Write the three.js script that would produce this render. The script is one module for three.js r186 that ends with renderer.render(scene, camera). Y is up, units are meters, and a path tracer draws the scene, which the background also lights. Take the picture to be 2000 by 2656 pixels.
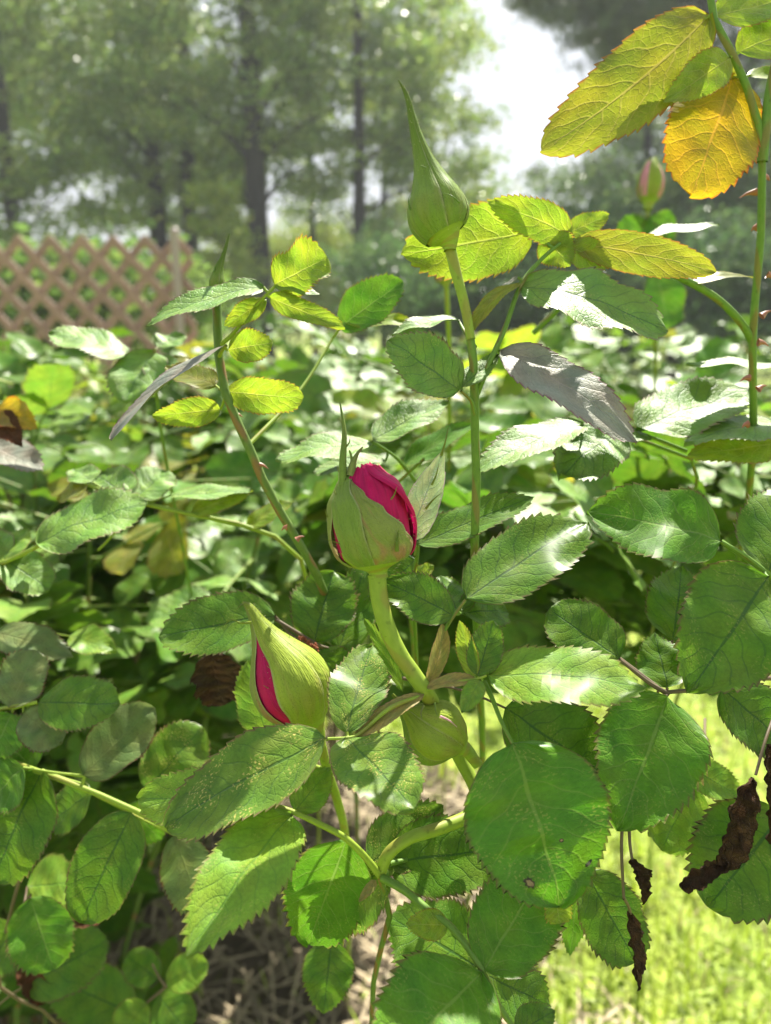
import * as THREE from 'three';
import { mergeGeometries } from 'three/addons/utils/BufferGeometryUtils.js';
import { ImprovedNoise } from 'three/addons/math/ImprovedNoise.js';

// ---------- camera, sky, sun, exposure ----------
const W = 771, H = 1024;
const EYE = 0.95, PITCH = 14 * Math.PI / 180, FOV = 67;
const scene = new THREE.Scene();
const camera = new THREE.PerspectiveCamera(FOV, W / H, 0.02, 400);
camera.position.set(0, EYE, 0);
camera.rotation.set(-PITCH, 0, 0);
camera.focus = 0.262;            // metres: the rose buds
camera.userData.fStop = 9.6;    // a phone lens about 2.7 mm across
const renderer = new THREE.WebGLRenderer({ antialias: true });
renderer.setSize(W, H);
renderer.toneMapping = THREE.LinearToneMapping;
renderer.toneMappingExposure = 3.05;
renderer.shadowMap.enabled = true;

const SUN_EL = 50 * Math.PI / 180, SUN_AZ = 22 * Math.PI / 180;   // high, ahead and to the right of the lens
const SUN = new THREE.Vector3(Math.sin(SUN_AZ) * Math.cos(SUN_EL), Math.sin(SUN_EL), -Math.cos(SUN_AZ) * Math.cos(SUN_EL));
{
  const w = 256, h = 128, data = new Float32Array(w * h * 4);
  for (let j = 0; j < h; j++) for (let i = 0; i < w; i++) {
    const el = ((j + 0.5) / h - 0.5) * Math.PI, az = ((i + 0.5) / w - 0.5) * 2 * Math.PI;
    const dx = Math.cos(el) * Math.cos(az), dy = Math.sin(el), dz = Math.cos(el) * Math.sin(az);
    const c = dx * SUN.x + dy * SUN.y + dz * SUN.z, k = Math.pow(Math.max(0, dy), 0.55);
    const halo = 0.75 * Math.exp(-(1 - c) * 3.2);
    const o = (j * w + i) * 4;
    data[o] = 0.92 - 0.42 * k + halo; data[o + 1] = 0.93 - 0.33 * k + halo; data[o + 2] = 0.95 - 0.16 * k + halo; data[o + 3] = 1;
  }
  const sky = new THREE.DataTexture(data, w, h, THREE.RGBAFormat, THREE.FloatType);
  sky.mapping = THREE.EquirectangularReflectionMapping; sky.magFilter = sky.minFilter = THREE.LinearFilter; sky.needsUpdate = true;
  scene.background = sky; scene.environment = sky;
  scene.backgroundIntensity = 0.32; scene.environmentIntensity = 0.32;
}
const sun = new THREE.DirectionalLight(new THREE.Color(1, 0.95, 0.84), 5);
sun.name = 'sun'; sun.position.copy(SUN).multiplyScalar(30); sun.target.position.set(0, 0.5, -3);
sun.position.add(sun.target.position); sun.castShadow = true; sun.shadow.mapSize.set(4096, 4096);
Object.assign(sun.shadow.camera, { left: -14, right: 14, top: 14, bottom: -14, near: 1, far: 70 });
scene.add(sun, sun.target);
scene.fog = new THREE.FogExp2(new THREE.Color(0.93, 0.97, 1.0), 0.0038);   // bright summer haze between the garden and the wood

// ---------- helpers ----------
let seed = 12345;
const rnd = () => { seed = (seed * 1664525 + 1013904223) >>> 0; return seed / 4294967296; };
const rr = (a, b) => a + (b - a) * rnd();
const pn = new ImprovedNoise();
const nz = (x, y, z = 0) => pn.noise(x, y, z);
const clamp = (x, a = 0, b = 1) => Math.min(b, Math.max(a, x));
const sm = (a, b, x) => { const t = clamp((x - a) / (b - a)); return t * t * (3 - 2 * t); };
const F = 1328 / Math.tan(FOV * Math.PI / 360);      // focal length in photo pixels (photo is 2000 x 2656)
const CP = Math.cos(PITCH), SP = Math.sin(PITCH);
// photo pixel and distance along the lens axis -> point in the garden
const P = (px, py, d) => {
  const x = (px - 1000) / F * d, y = (1328 - py) / F * d;
  return new THREE.Vector3(x, EYE + y * CP - d * SP, -y * SP - d * CP);
};
const V = (p) => P(p[0], p[1], p[2]);
const dirCam = (h) => new THREE.Vector3(h[0], h[1] * CP + h[2] * SP, -h[1] * SP + h[2] * CP);
const pix = (v) => {
  const y0 = v.y - EYE, d = -y0 * SP - v.z * CP, y = y0 * CP - v.z * SP;
  return [1000 + v.x / d * F, 1328 - y / d * F, d];
};
const onGround = (px, py) => { const a = P(px, py, 1), t = EYE / (EYE - a.y); return new THREE.Vector3(a.x * t, 0, a.z * t); };
const used = {};
const numbered = (n) => { const k = used[n] = (used[n] ?? -1) + 1; return k ? n + '_' + String(k).padStart(3, '0') : n; };
function thing(name, label, category, pos = [0, 0, 0], group) {
  const o = new THREE.Group(); o.name = numbered(name); o.position.set(...pos); scene.add(o);
  o.userData = { label, category }; if (group) o.userData.group = group;
  return o;
}
// a part given in garden coordinates, under a thing that stands elsewhere
function part(name, geo, mat, parent) {
  const m = new THREE.Mesh(geo, mat); m.name = name; m.castShadow = m.receiveShadow = true;
  if (parent.isGroup) m.position.copy(parent.position).multiplyScalar(-1);
  parent.add(m); return m;
}
function tex(w, h, fn, srgb = true) {
  const d = new Uint8Array(w * h * 4);
  const enc = srgb ? (x) => 255 * (x <= 0.0031308 ? 12.92 * x : 1.055 * Math.pow(x, 1 / 2.4) - 0.055) : (x) => 255 * x;
  for (let j = 0; j < h; j++) for (let i = 0; i < w; i++) {
    const c = fn((i + 0.5) / w, (j + 0.5) / h), o = (j * w + i) * 4;
    for (let k = 0; k < 3; k++) d[o + k] = clamp(enc(clamp(c[k])), 0, 255);
    d[o + 3] = 255;
  }
  const t = new THREE.DataTexture(d, w, h, THREE.RGBAFormat);
  t.magFilter = THREE.LinearFilter; t.minFilter = THREE.LinearFilter; t.wrapS = t.wrapT = THREE.RepeatWrapping;
  if (srgb) t.colorSpace = THREE.SRGBColorSpace;
  t.needsUpdate = true; return t;
}

// ---------- leaf surface ----------
const hash = (i, j, k = 0) => { const s = Math.sin(i * 127.1 + j * 311.7 + k * 74.7) * 43758.5453; return s - Math.floor(s); };
function worley(x, y) {
  const xi = Math.floor(x), yi = Math.floor(y); let a = 9, b = 9;
  for (let j = -1; j < 2; j++) for (let i = -1; i < 2; i++) {
    const dx = xi + i + hash(xi + i, yi + j) - x, dy = yi + j + hash(xi + i, yi + j, 5) - y, d = Math.hypot(dx, dy);
    if (d < a) { b = a; a = d; } else if (d < b) b = d;
  }
  return b - a;
}
// 0..1: how much of a point of the blade is vein; [midrib, side vein, net of small veins]
function veins(u, v) {
  const x = (u - 0.5) * 2, ax = Math.max(0, Math.abs(x) + 0.012 * nz(u * 9, v * 9, 2)), wob = 0.05 * nz(u * 5, v * 6, 7);
  const mid = 1 - sm(0.012, 0.05 - 0.025 * v, ax);
  const ph = (v - 0.26 * Math.pow(ax, 1.15) + wob) * 7.5 + (x > 0 ? 0.35 : 0), dd = Math.abs(ph - Math.round(ph));
  const sec = (1 - sm(0.02, 0.075, dd)) * (1 - sm(0.75, 0.98, ax));
  const net = 1 - sm(0.03, 0.16, worley(u * 14, v * 26));
  return [mid, sec * 0.9, net, ph - Math.floor(ph)];
}
function leafMap(base, vein, margin, o = {}) {
  return tex(256, 512, (u, v) => {
    const [m, s, n] = veins(u, v), ax = Math.abs(u - 0.5) * 2;
    let c = base.slice();
    const mot = 1 + 0.30 * nz(u * 4 + (o.k ?? 0), v * 7, 1) + 0.16 * nz(u * 19, v * 37, 4) + 0.10 * nz(u * 60, v * 110, 9);
    c = c.map((q, i) => q * (mot + (i === 0 ? 0.25 * nz(u * 3, v * 5, 11) : 0)));
    const vv = clamp(m + 0.6 * s + (o.net ?? 0.16) * n);
    c = c.map((q, i) => q + (vein[i] - q) * vv * (o.vein ?? 0.7));
    if (o.speck) {
      const g = sm(0.10, 0.42, nz(u * 3.2 + 3, v * 4.5 + 2, 20) + 0.16), f = sm(0.22, 0.45, nz(u * 34, v * 60, 31) + 0.5 * nz(u * 80, v * 120, 37));
      const k = g * f * o.speck; c = c.map((q, i) => q + ([0.55, 0.48, 0.13][i] - q) * k);
      const g2 = sm(0.25, 0.5, nz(u * 2.1 + 9, v * 3.1, 41)) * 0.5 * o.speck; c = c.map((q, i) => q + ([0.24, 0.30, 0.05][i] - q) * g2);
    }
    if (o.spots) for (const [su, sv, r] of o.spots) {
      const d = Math.hypot((u - su), (v - sv) * 1.5) / r + 0.35 * nz(u * 40, v * 60, 3);
      const k1 = 1 - sm(0.75, 1.05, d), k2 = 1 - sm(0.4, 0.7, d);
      c = c.map((q, i) => q + ([0.05, 0.035, 0.02][i] - q) * k1); c = c.map((q, i) => q + ([0.34, 0.24, 0.13][i] - q) * k2);
    }
    const e = sm(0.94, 1.0, ax + 0.04 * nz(v * 30, u * 8, 6)) * (o.edge ?? 0.75);
    return c.map((q, i) => q + (margin[i] - q) * e);
  });
}
const G0 = [0.125, 0.235, 0.014];
const MAPS = {
  mature: leafMap(G0, [0.035, 0.10, 0.02], [0.16, 0.07, 0.045], { vein: 0.75, speck: 0.22 }),
  pale: leafMap([0.115, 0.26, 0.014], [0.23, 0.34, 0.07], [0.20, 0.11, 0.05], { vein: 0.7, speck: 0.2, k: 3 }),
  spotted: leafMap([0.145, 0.255, 0.024], [0.05, 0.13, 0.025], [0.20, 0.08, 0.06], { vein: 0.7, speck: 1, k: 6 }),
  blotch: leafMap([0.095, 0.25, 0.012], [0.22, 0.34, 0.06], [0.14, 0.10, 0.03], { vein: 0.65, speck: 0.3, k: 8, spots: [[0.24, 0.80, 0.055], [0.62, 0.62, 0.018]] }),
  young: leafMap([0.28, 0.39, 0.02], [0.50, 0.52, 0.11], [0.36, 0.12, 0.04], { vein: 0.6, net: 0.3, k: 5, edge: 0.75 }),
  light: leafMap([0.20, 0.34, 0.028], [0.09, 0.22, 0.03], [0.22, 0.16, 0.05], { vein: 0.6, speck: 0.3, k: 2 }),
  purple: leafMap([0.22, 0.225, 0.15], [0.30, 0.27, 0.2], [0.17, 0.05, 0.06], { vein: 0.45, k: 4, edge: 0.95 }),
  dead: leafMap([0.075, 0.042, 0.022], [0.13, 0.08, 0.045], [0.02, 0.012, 0.008], { vein: 0.4, k: 9, edge: 0.5 }),
};
const leafBump = tex(256, 512, (u, v) => {
  const [m, s, n, ph] = veins(u, v);
  const puff = Math.sin(Math.PI * ph);
  const h = 0.34 + 0.20 * puff * (1 - m) - 0.22 * s - 0.28 * m - 0.16 * n + 0.10 * nz(u * 34, v * 60, 8) + 0.07 * nz(u * 90, v * 170, 5);
  return [h, h, h];
}, false);
function leafMat(map, tint, t, coat, cr, bump = 0.0006) {
  const m = new THREE.MeshPhysicalMaterial({ map: MAPS[map], color: new THREE.Color().setRGB(...tint), roughness: 1, transmission: t, thickness: 0,
    clearcoat: coat, clearcoatRoughness: cr, bumpMap: leafBump, bumpScale: bump, side: THREE.DoubleSide, specularIntensity: 0.15 });
  m.name = 'leaf_' + map; return m;
}
const LM = {
  mature: leafMat('mature', [0.86, 0.92, 0.9], 0.42, 0.5, 0.38),
  pale: leafMat('pale', [0.86, 0.92, 0.9], 0.42, 0.45, 0.38),
  blotch: leafMat('blotch', [1, 1, 1], 0.42, 0.55, 0.3),
  spotted: leafMat('spotted', [1, 1, 1], 0.45, 0.55, 0.38),
  young: leafMat('young', [1, 1, 1], 0.6, 0.7, 0.4),
  warm: leafMat('young', [0.92, 0.70, 0.9], 0.6, 0.7, 0.4),
  orange: leafMat('young', [1.6, 0.80, 0.5], 0.6, 0.7, 0.4),
  light: leafMat('light', [1, 1, 1], 0.45, 0.5, 0.4),
  glossy: Object.assign(leafMat('mature', [0.95, 0.98, 0.95], 0, 0.15, 0.45), { roughness: 0.56, specularIntensity: 0.8, bumpScale: 0.0006 }),
  purple: Object.assign(leafMat('purple', [1, 0.96, 1.05], 0, 0.2, 0.45), { roughness: 0.58, specularIntensity: 0.7 }),
  olive: leafMat('purple', [0.70, 0.92, 0.42], 0.35, 0.5, 0.42),
  dead: leafMat('dead', [1, 1, 1], 0.12, 0, 0.6, 0.003),
  tan: leafMat('dead', [3.2, 2.6, 1.9], 0.2, 0, 0.6, 0.003),
  rust: leafMat('dead', [1.5, 1.1, 0.8], 0.25, 0, 0.6, 0.003),
  bract: leafMat('light', [1.75, 0.85, 2.8], 0.3, 0.4, 0.5),
  downy: leafMat('light', [2.3, 1.65, 9], 0.3, 0, 0.6, 0.0004),
};
// blade along +Y, width along X, upper face +Z
function bladeGeo(L, Wd, o = {}) {
  const T = o.teeth ?? 17, amp = o.amp ?? 0.055, a = o.a ?? 0.52, b = o.b ?? 0.86, fold = o.fold ?? 0.12, roll = o.roll ?? 0, s0 = o.seed ?? rnd() * 100;
  const pk = a / (a + b), nrm = Math.pow(pk, a) * Math.pow(1 - pk, b);
  const cols = o.low ? [-1, -0.5, 0, 0.5, 1] : [-1, -0.88, -0.62, -0.32, 0, 0.32, 0.62, 0.88, 1];
  const rows = []; for (let k = 0; k < T; k++) for (const f of o.low ? [0, 0.9] : [0, 0.5, 0.92]) rows.push([(k + f) / T, f]);
  rows.push([1, 0]);
  const pos = [], uv = [], idx = [], nc = cols.length;
  for (const [t, f] of rows) {
    const hw = Wd / 2 * Math.pow(Math.max(t, 1e-6), a) * Math.pow(1 - t, b) / nrm;
    for (const c of cols) {
      const edge = Math.abs(c) === 1, tooth = edge ? amp * Wd * f * sm(0, 0.12, t) * sm(0, 0.1, 1 - t) * (0.6 + 0.8 * hash(Math.round(t * T), c, s0)) : 0;
      const wide = (hw * Math.abs(c) + tooth) * (1 + 0.07 * nz(t * 5 + s0, c * 3, s0));
      let x = Math.sign(c) * wide, z = 0;
      if (roll) { const ang = c * roll; x = Math.sign(c) * wide * Math.sin(Math.abs(ang)) / Math.abs(ang || 1); z += c ? wide * (1 - Math.cos(ang)) / Math.abs(ang) : 0; }
      z += wide * fold + (o.bend ?? 0) * L * 4 * t * (1 - t) + (o.hook ?? 0) * L * t * t;
      z += (o.wave ?? 0.045) * Wd * (c * c) * Math.sin(t * (o.freq ?? 11) + (c > 0 ? 1.7 : 0) + s0) + (o.rough ?? 0.065) * Wd * nz(t * 4 + s0, c * 1.6, s0 * 0.7);
      if (o.crumple) { z += o.crumple * Wd * nz(t * 9 + s0, c * 3, 2); x += o.crumple * Wd * nz(t * 8, c * 2.5 + s0, 5); }
      x += (o.bow ?? 0) * L * 4 * t * (1 - t) + (o.twist ? -z * Math.sin(o.twist * t) : 0);
      pos.push(x, t * L + tooth * 0.7, z + (o.twist ? x * Math.sin(o.twist * (t - 0.2)) : 0)); uv.push(0.5 + 0.5 * c * (o.flip ? -1 : 1), t);
    }
  }
  for (let r = 0; r + 1 < rows.length; r++) for (let c = 0; c + 1 < nc; c++) { const q = r * nc + c; idx.push(q, q + 1, q + nc, q + 1, q + nc + 1, q + nc); }
  const g = new THREE.BufferGeometry();
  g.setAttribute('position', new THREE.Float32BufferAttribute(pos, 3)); g.setAttribute('uv', new THREE.Float32BufferAttribute(uv, 2));
  g.setIndex(idx); g.computeVertexNormals(); return g;
}
function leafFrame(A, N) { const n = N.clone().addScaledVector(A, -N.dot(A)).normalize(); return new THREE.Matrix4().makeBasis(A.clone().cross(n), A, n); }
// one leaflet between two points of the picture; wpx its true width in photo pixels at its distance; hint where its upper face looks (right, up, towards the lens)
function leaflet(parent, b, t, wpx, hint, kind = 'mature', o = {}, name = 'leaflet') {
  const B = b.isVector3 ? b : V(b), T = t.isVector3 ? t : V(t), A = T.clone().sub(B), L = A.length(); A.normalize();
  const d = pix(B)[2] * 0.5 + pix(T)[2] * 0.5;
  const g = bladeGeo(L, wpx / F * d, { bend: rr(-0.02, 0.05), fold: rr(0.06, 0.18), flip: rnd() < 0.5, ...o });
  const m = new THREE.Mesh(g, LM[kind]); m.name = name; m.castShadow = m.receiveShadow = true;
  const M = leafFrame(A, dirCam(hint).normalize());
  m.quaternion.setFromRotationMatrix(M); m.position.copy(B);
  if (parent.isGroup) m.position.sub(parent.position);
  parent.add(m); return m;
}
function tube(pts, r0, r1, o = {}) {
  const c = new THREE.CatmullRomCurve3(pts, false, 'centripetal'), n = o.n ?? Math.max(8, pts.length * 6), R = o.r ?? 8, pos = [], uv = [], idx = [];
  const fr = c.computeFrenetFrames(n, false), len = c.getLength();
  for (let i = 0; i <= n; i++) {
    const t = i / n, p = c.getPointAt(t), r = (r0 + (r1 - r0) * t) * (1 + (o.lump ?? 0.05) * nz(t * len * 160, 3, r0 * 1e4)) * (o.prof ? o.prof(t) : 1);
    for (let k = 0; k <= R; k++) {
      const a = k / R * Math.PI * 2, q = p.clone().addScaledVector(fr.normals[i], Math.cos(a) * r).addScaledVector(fr.binormals[i], Math.sin(a) * r);
      pos.push(q.x, q.y, q.z); uv.push(k / R, t * len * 12);
    }
  }
  for (let i = 0; i < n; i++) for (let k = 0; k < R; k++) { const q = i * (R + 1) + k; idx.push(q, q + 1, q + R + 1, q + 1, q + R + 2, q + R + 1); }
  const g = new THREE.BufferGeometry();
  g.setAttribute('position', new THREE.Float32BufferAttribute(pos, 3)); g.setAttribute('uv', new THREE.Float32BufferAttribute(uv, 2)); g.setIndex(idx); g.computeVertexNormals();
  return g;
}
const stemMap = (a, b, red) => tex(64, 256, (u, v) => {
  const n = 0.5 + 0.5 * nz(Math.cos(u * 6.283) * 1.5, Math.sin(u * 6.283) * 1.5, v * 22) + 0.25 * nz(Math.cos(u * 6.28) * 5, Math.sin(u * 6.28) * 5, v * 60);
  let c = a.map((q, i) => q + (b[i] - q) * clamp(n));
  const k = red * sm(0.1, 0.4, nz(u * 2, v * 6, 14)); c = c.map((q, i) => q + ([0.26, 0.09, 0.05][i] - q) * k);
  const d = worley(u * 6, v * 40) > 0.75 ? 0.75 : 1; return c.map((q) => q * d);
});
const stemMat = (a, b, red, t = 0) => Object.assign(new THREE.MeshPhysicalMaterial({ map: stemMap(a, b, red), roughness: 0.55, specularIntensity: 0.6 }), { name: 'stem' });
const SM = {
  green: stemMat([0.085, 0.18, 0.02], [0.15, 0.25, 0.035], 0.4),
  bright: stemMat([0.19, 0.28, 0.025], [0.26, 0.35, 0.04], 0.3),
  cane: stemMat([0.075, 0.15, 0.025], [0.14, 0.20, 0.045], 0.6),
  wood: stemMat([0.10, 0.075, 0.045], [0.16, 0.12, 0.07], 0.2),
};
const thornMat = new THREE.MeshPhysicalMaterial({ color: new THREE.Color().setRGB(0.30, 0.11, 0.06), roughness: 0.5, transmission: 0, name: 'thorn' });
const bed = (p) => p.map(V);
// a leaf of several leaflets: its stalk is the part, its leaflets the sub-parts
function compound(parent, path, r0, leaflets, mat = SM.green, name = 'leaf') {
  const pts = bed(path), gs = [tube(pts, r0, r0 * 0.6)];
  const c = new THREE.CatmullRomCurve3(pts, false, 'centripetal'), on = c.getSpacedPoints(40);
  for (const [b, t, , , , o] of leaflets) {
    if (o?.free) { // its stalk runs back into the bush
      const B = V(b), A = V(t).sub(B).normalize(), away = dirCam([0, -0.6, -1]).normalize();
      part('leaf_stalk', tube([B.clone().addScaledVector(A, -0.05).addScaledVector(away, 0.05), B.clone().addScaledVector(A, -0.014).addScaledVector(away, 0.008), B], r0 * 0.9, r0 * 0.5, { n: 8, r: 6 }), mat, parent); continue;
    }
    const B = V(b); let best = on[0]; for (const q of on) if (q.distanceTo(B) < best.distanceTo(B)) best = q;
    if (best.distanceTo(B) > 0.0006) gs.push(tube([best, best.clone().lerp(B, 0.5).add(new THREE.Vector3(0, -0.0004, 0)), B], r0 * 0.7, r0 * 0.5, { n: 5, r: 6 }));
  }
  const m = part(name, mergeGeometries(gs), mat, parent);
  for (const [b, t, w, h, k, o] of leaflets) leaflet(m, b, t, w, h, k, o);
  return m;
}
function thorn(parent, px, py, d, tx, ty, r = 0.0014) {
  const B = P(px, py, d), T = P(tx, ty, d), m = B.clone().lerp(T, 0.5).add(new THREE.Vector3(0, 0.0006, 0));
  part('thorn', tube([B, m, T], r, 0.0001, { n: 6, r: 6, lump: 0, prof: (t) => 1 + 0.5 * (1 - t) * (1 - t) }), thornMat, parent);
}
const rootAt = (px, py) => { const g = onGround(px, py); return [g.x, 0, g.z]; };
// ---------- the setting: ground, lawn, straw ----------
const soilMap = tex(512, 512, (u, v) => {
  const n = 0.5 + 0.5 * nz(u * 9, v * 9, 1), f = 0.5 + 0.5 * nz(u * 70, v * 70, 2), g = 0.5 + 0.5 * nz(u * 31, v * 31, 5);
  const a = [0.15, 0.115, 0.07], b = [0.34, 0.27, 0.17];
  return a.map((q, i) => (q + (b[i] - q) * clamp(0.5 * n + 0.5 * f)) * (0.7 + 0.6 * g));
});
soilMap.repeat.set(60, 60);
const lawnMap = tex(512, 512, (u, v) => {
  const n = 0.5 + 0.5 * nz(u * 8, v * 8, 1), f = 0.5 + 0.5 * nz(u * 80, v * 80, 2);
  return [0.18 + 0.12 * f, 0.27 + 0.14 * n * f, 0.035 + 0.02 * f];
});
lawnMap.repeat.set(80, 80);
const groundBump = tex(256, 256, (u, v) => { const h = 0.5 + 0.35 * nz(u * 20, v * 20, 1) + 0.2 * nz(u * 60, v * 60, 3); return [h, h, h]; }, false); groundBump.repeat.set(90, 90);
{
  const g = new THREE.PlaneGeometry(160, 160); g.rotateX(-Math.PI / 2); g.translate(0, 0, -40);
  const m = new THREE.Mesh(g, new THREE.MeshStandardMaterial({ map: lawnMap, bumpMap: groundBump, bumpScale: 0.03, roughness: 1 }));
  m.name = 'lawn'; m.receiveShadow = true; m.userData = { kind: 'structure', label: 'green lawn spreading around the rose hedge', category: 'lawn' }; scene.add(m);
  // earth of the rose bed, an uneven strip under the bushes
  const s = new THREE.Shape(), pts = [];
  for (let i = 0; i < 40; i++) { const a = i / 40 * 6.2832; pts.push(new THREE.Vector2(-0.75 + Math.cos(a) * (1.05 + 0.12 * nz(i * 0.6, 3, 1)) + 0.15 * Math.sin(a), 1.05 + Math.sin(a) * (0.72 + 0.1 * nz(i * 0.5, 8, 1)))); }
  s.setFromPoints(pts);
  const sg = new THREE.ShapeGeometry(s); sg.rotateX(-Math.PI / 2); sg.translate(0, 0.004, 0);
  const soil2 = soilMap.clone(); soil2.repeat.set(0.8, 0.8); soil2.needsUpdate = true;
  const so = new THREE.Mesh(sg, new THREE.MeshStandardMaterial({ map: soil2, bumpMap: groundBump, bumpScale: 0.01, roughness: 1 }));
  so.name = 'bed_soil'; so.receiveShadow = true; so.userData = { kind: 'structure', label: 'bare tan earth of the rose bed under the bushes', category: 'soil' }; scene.add(so);
}
function bent(w, h, c) { // a bent blade of grass or straw
  const g = new THREE.BufferGeometry();
  const p = [-w, 0, 0, w, 0, 0, -w * 0.8, h * 0.45, c * 0.25 * h, w * 0.8, h * 0.45, c * 0.25 * h, -w * 0.5, h * 0.8, c * 0.65 * h, w * 0.5, h * 0.8, c * 0.65 * h, 0, h, c * h];
  g.setAttribute('position', new THREE.Float32BufferAttribute(p, 3)); g.setIndex([0, 1, 2, 1, 3, 2, 2, 3, 4, 3, 5, 4, 4, 5, 6]); g.computeVertexNormals(); return g;
}
function scatter(name, label, category, geo, mat, n, where, color, size) {
  const im = new THREE.InstancedMesh(geo, mat, n), m = new THREE.Matrix4(), q = new THREE.Quaternion(), e = new THREE.Euler(), s = new THREE.Vector3(), col = new THREE.Color();
  for (let i = 0; i < n; i++) {
    const [p, ex, ey, ezz] = where(i); e.set(ex, ey, ezz, 'YXZ'); q.setFromEuler(e); const k = size(); s.set(k, k, k);
    im.setMatrixAt(i, m.compose(p, q, s)); const c = color(p); im.setColorAt(i, col.setRGB(...c));
  }
  im.name = name; im.castShadow = im.receiveShadow = true; im.userData = { kind: 'stuff', label, category }; return im;
}
const bladeMat = new THREE.MeshPhysicalMaterial({ color: 0xffffff, roughness: 1, transmission: 0.4, clearcoat: 0.5, clearcoatRoughness: 0.45, side: THREE.DoubleSide, name: 'grass_blade' });
const strawMat = new THREE.MeshPhysicalMaterial({ color: 0xffffff, roughness: 1, transmission: 0.15, clearcoat: 0.2, clearcoatRoughness: 0.5, side: THREE.DoubleSide, name: 'straw' });
const inBed = (x, z) => { const dx = (x + 0.75) / 1.05, dz = (z + 1.05) / 0.72; return dx * dx + dz * dz < 1 + 0.35 * nz(x * 5, z * 5, 3); };
scene.add(scatter('grass', 'bright green lawn grass beside and behind the rose bed', 'grass', bent(0.0020, 0.042, 0.6), bladeMat, 70000,
  () => { let x, z; do { const t = Math.pow(rnd(), 1.6); z = -0.55 - t * 6; x = rr(-0.9, 0.75) * (0.5 - z * 0.9) + 0.35; } while (inBed(x, z) && rnd() < 0.9); return [new THREE.Vector3(x, 0, z), rr(-0.5, 0.9), rr(0, 6.28), 0]; },
  (p) => { const k = 0.5 + 0.5 * nz(p.x * 6, p.z * 6, 4), dry = rnd() < 0.10 ? 1 : 0, b = rr(0.8, 1.2); return dry ? [0.38 * b, 0.31 * b, 0.15 * b] : [(0.31 + 0.14 * k) * b, (0.43 + 0.12 * k) * b, 0.045 * b]; }, () => rr(0.5, 1.25)));
scene.add(scatter('straw', 'dry tan straw littering the ground under the rose bushes', 'straw', bent(0.0022, 0.11, 0.2), strawMat, 5200,
  () => { let x, z; do { x = rr(-1.8, 0.45); z = rr(-1.9, -0.45); } while (!inBed(x, z)); return [new THREE.Vector3(x, rr(0.004, 0.022), z), rr(1.3, 1.62), rr(0, 6.28), 0]; },
  () => { const b = rr(0.55, 1.15); return [0.46 * b, 0.37 * b, 0.23 * b]; }, () => rr(0.4, 1.3)));

// ---------- wood behind the garden ----------
function barkMat() {
  return new THREE.MeshStandardMaterial({ map: tex(128, 256, (u, v) => { const n = 0.5 + 0.5 * nz(u * 14, v * 5, 1), f = worley(u * 12, v * 6); const k = 0.6 * n + 0.5 * f; return [0.018 + 0.03 * k, 0.016 + 0.026 * k, 0.015 + 0.022 * k]; }), roughness: 1, name: 'bark' });
}
const bark = barkMat();
const sprayGeo = (() => { // a spray of seven leaves on a twig's end
  const gs = [];
  for (let i = 0; i < 7; i++) {
    const g = new THREE.BufferGeometry();
    g.setAttribute('position', new THREE.Float32BufferAttribute([0, 0, 0, -0.024, 0.045, 0.008, 0.024, 0.045, 0.008, 0, 0.11, 0], 3)); g.setIndex([0, 2, 1, 1, 2, 3]);
    g.rotateX(rr(-1.2, 1.2)); g.rotateZ(rr(-3.1, 3.1)); g.rotateY(rr(0, 6.2)); g.translate(rr(-0.10, 0.10), rr(-0.08, 0.08), rr(-0.10, 0.10)); gs.push(g);
  }
  const g = mergeGeometries(gs); g.computeVertexNormals(); return g;
})();
const needleGeo = (() => { // a drooping conifer spray
  const gs = [];
  for (let i = 0; i < 16; i++) {
    const g = new THREE.BufferGeometry();
    g.setAttribute('position', new THREE.Float32BufferAttribute([-0.006, 0, 0, 0.006, 0, 0, 0, 0.12, 0], 3)); g.setIndex([0, 1, 2]);
    g.rotateX(rr(0.5, 1.3)); g.rotateY(rr(0, 6.2)); g.translate(0, rr(-0.02, 0.02), -0.12 + i * 0.018); gs.push(g);
  }
  const g = mergeGeometries(gs); g.computeVertexNormals(); return g;
})();
const crownMat = new THREE.MeshPhysicalMaterial({ color: 0xffffff, roughness: 1, transmission: 0.5, clearcoat: 0.8, clearcoatRoughness: 0.3, specularIntensity: 0.3, side: THREE.DoubleSide, name: 'tree_leaf' });
const needleMat = new THREE.MeshPhysicalMaterial({ color: 0xffffff, roughness: 1, transmission: 0.15, clearcoat: 0.5, clearcoatRoughness: 0.4, side: THREE.DoubleSide, name: 'needle' });
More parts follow.
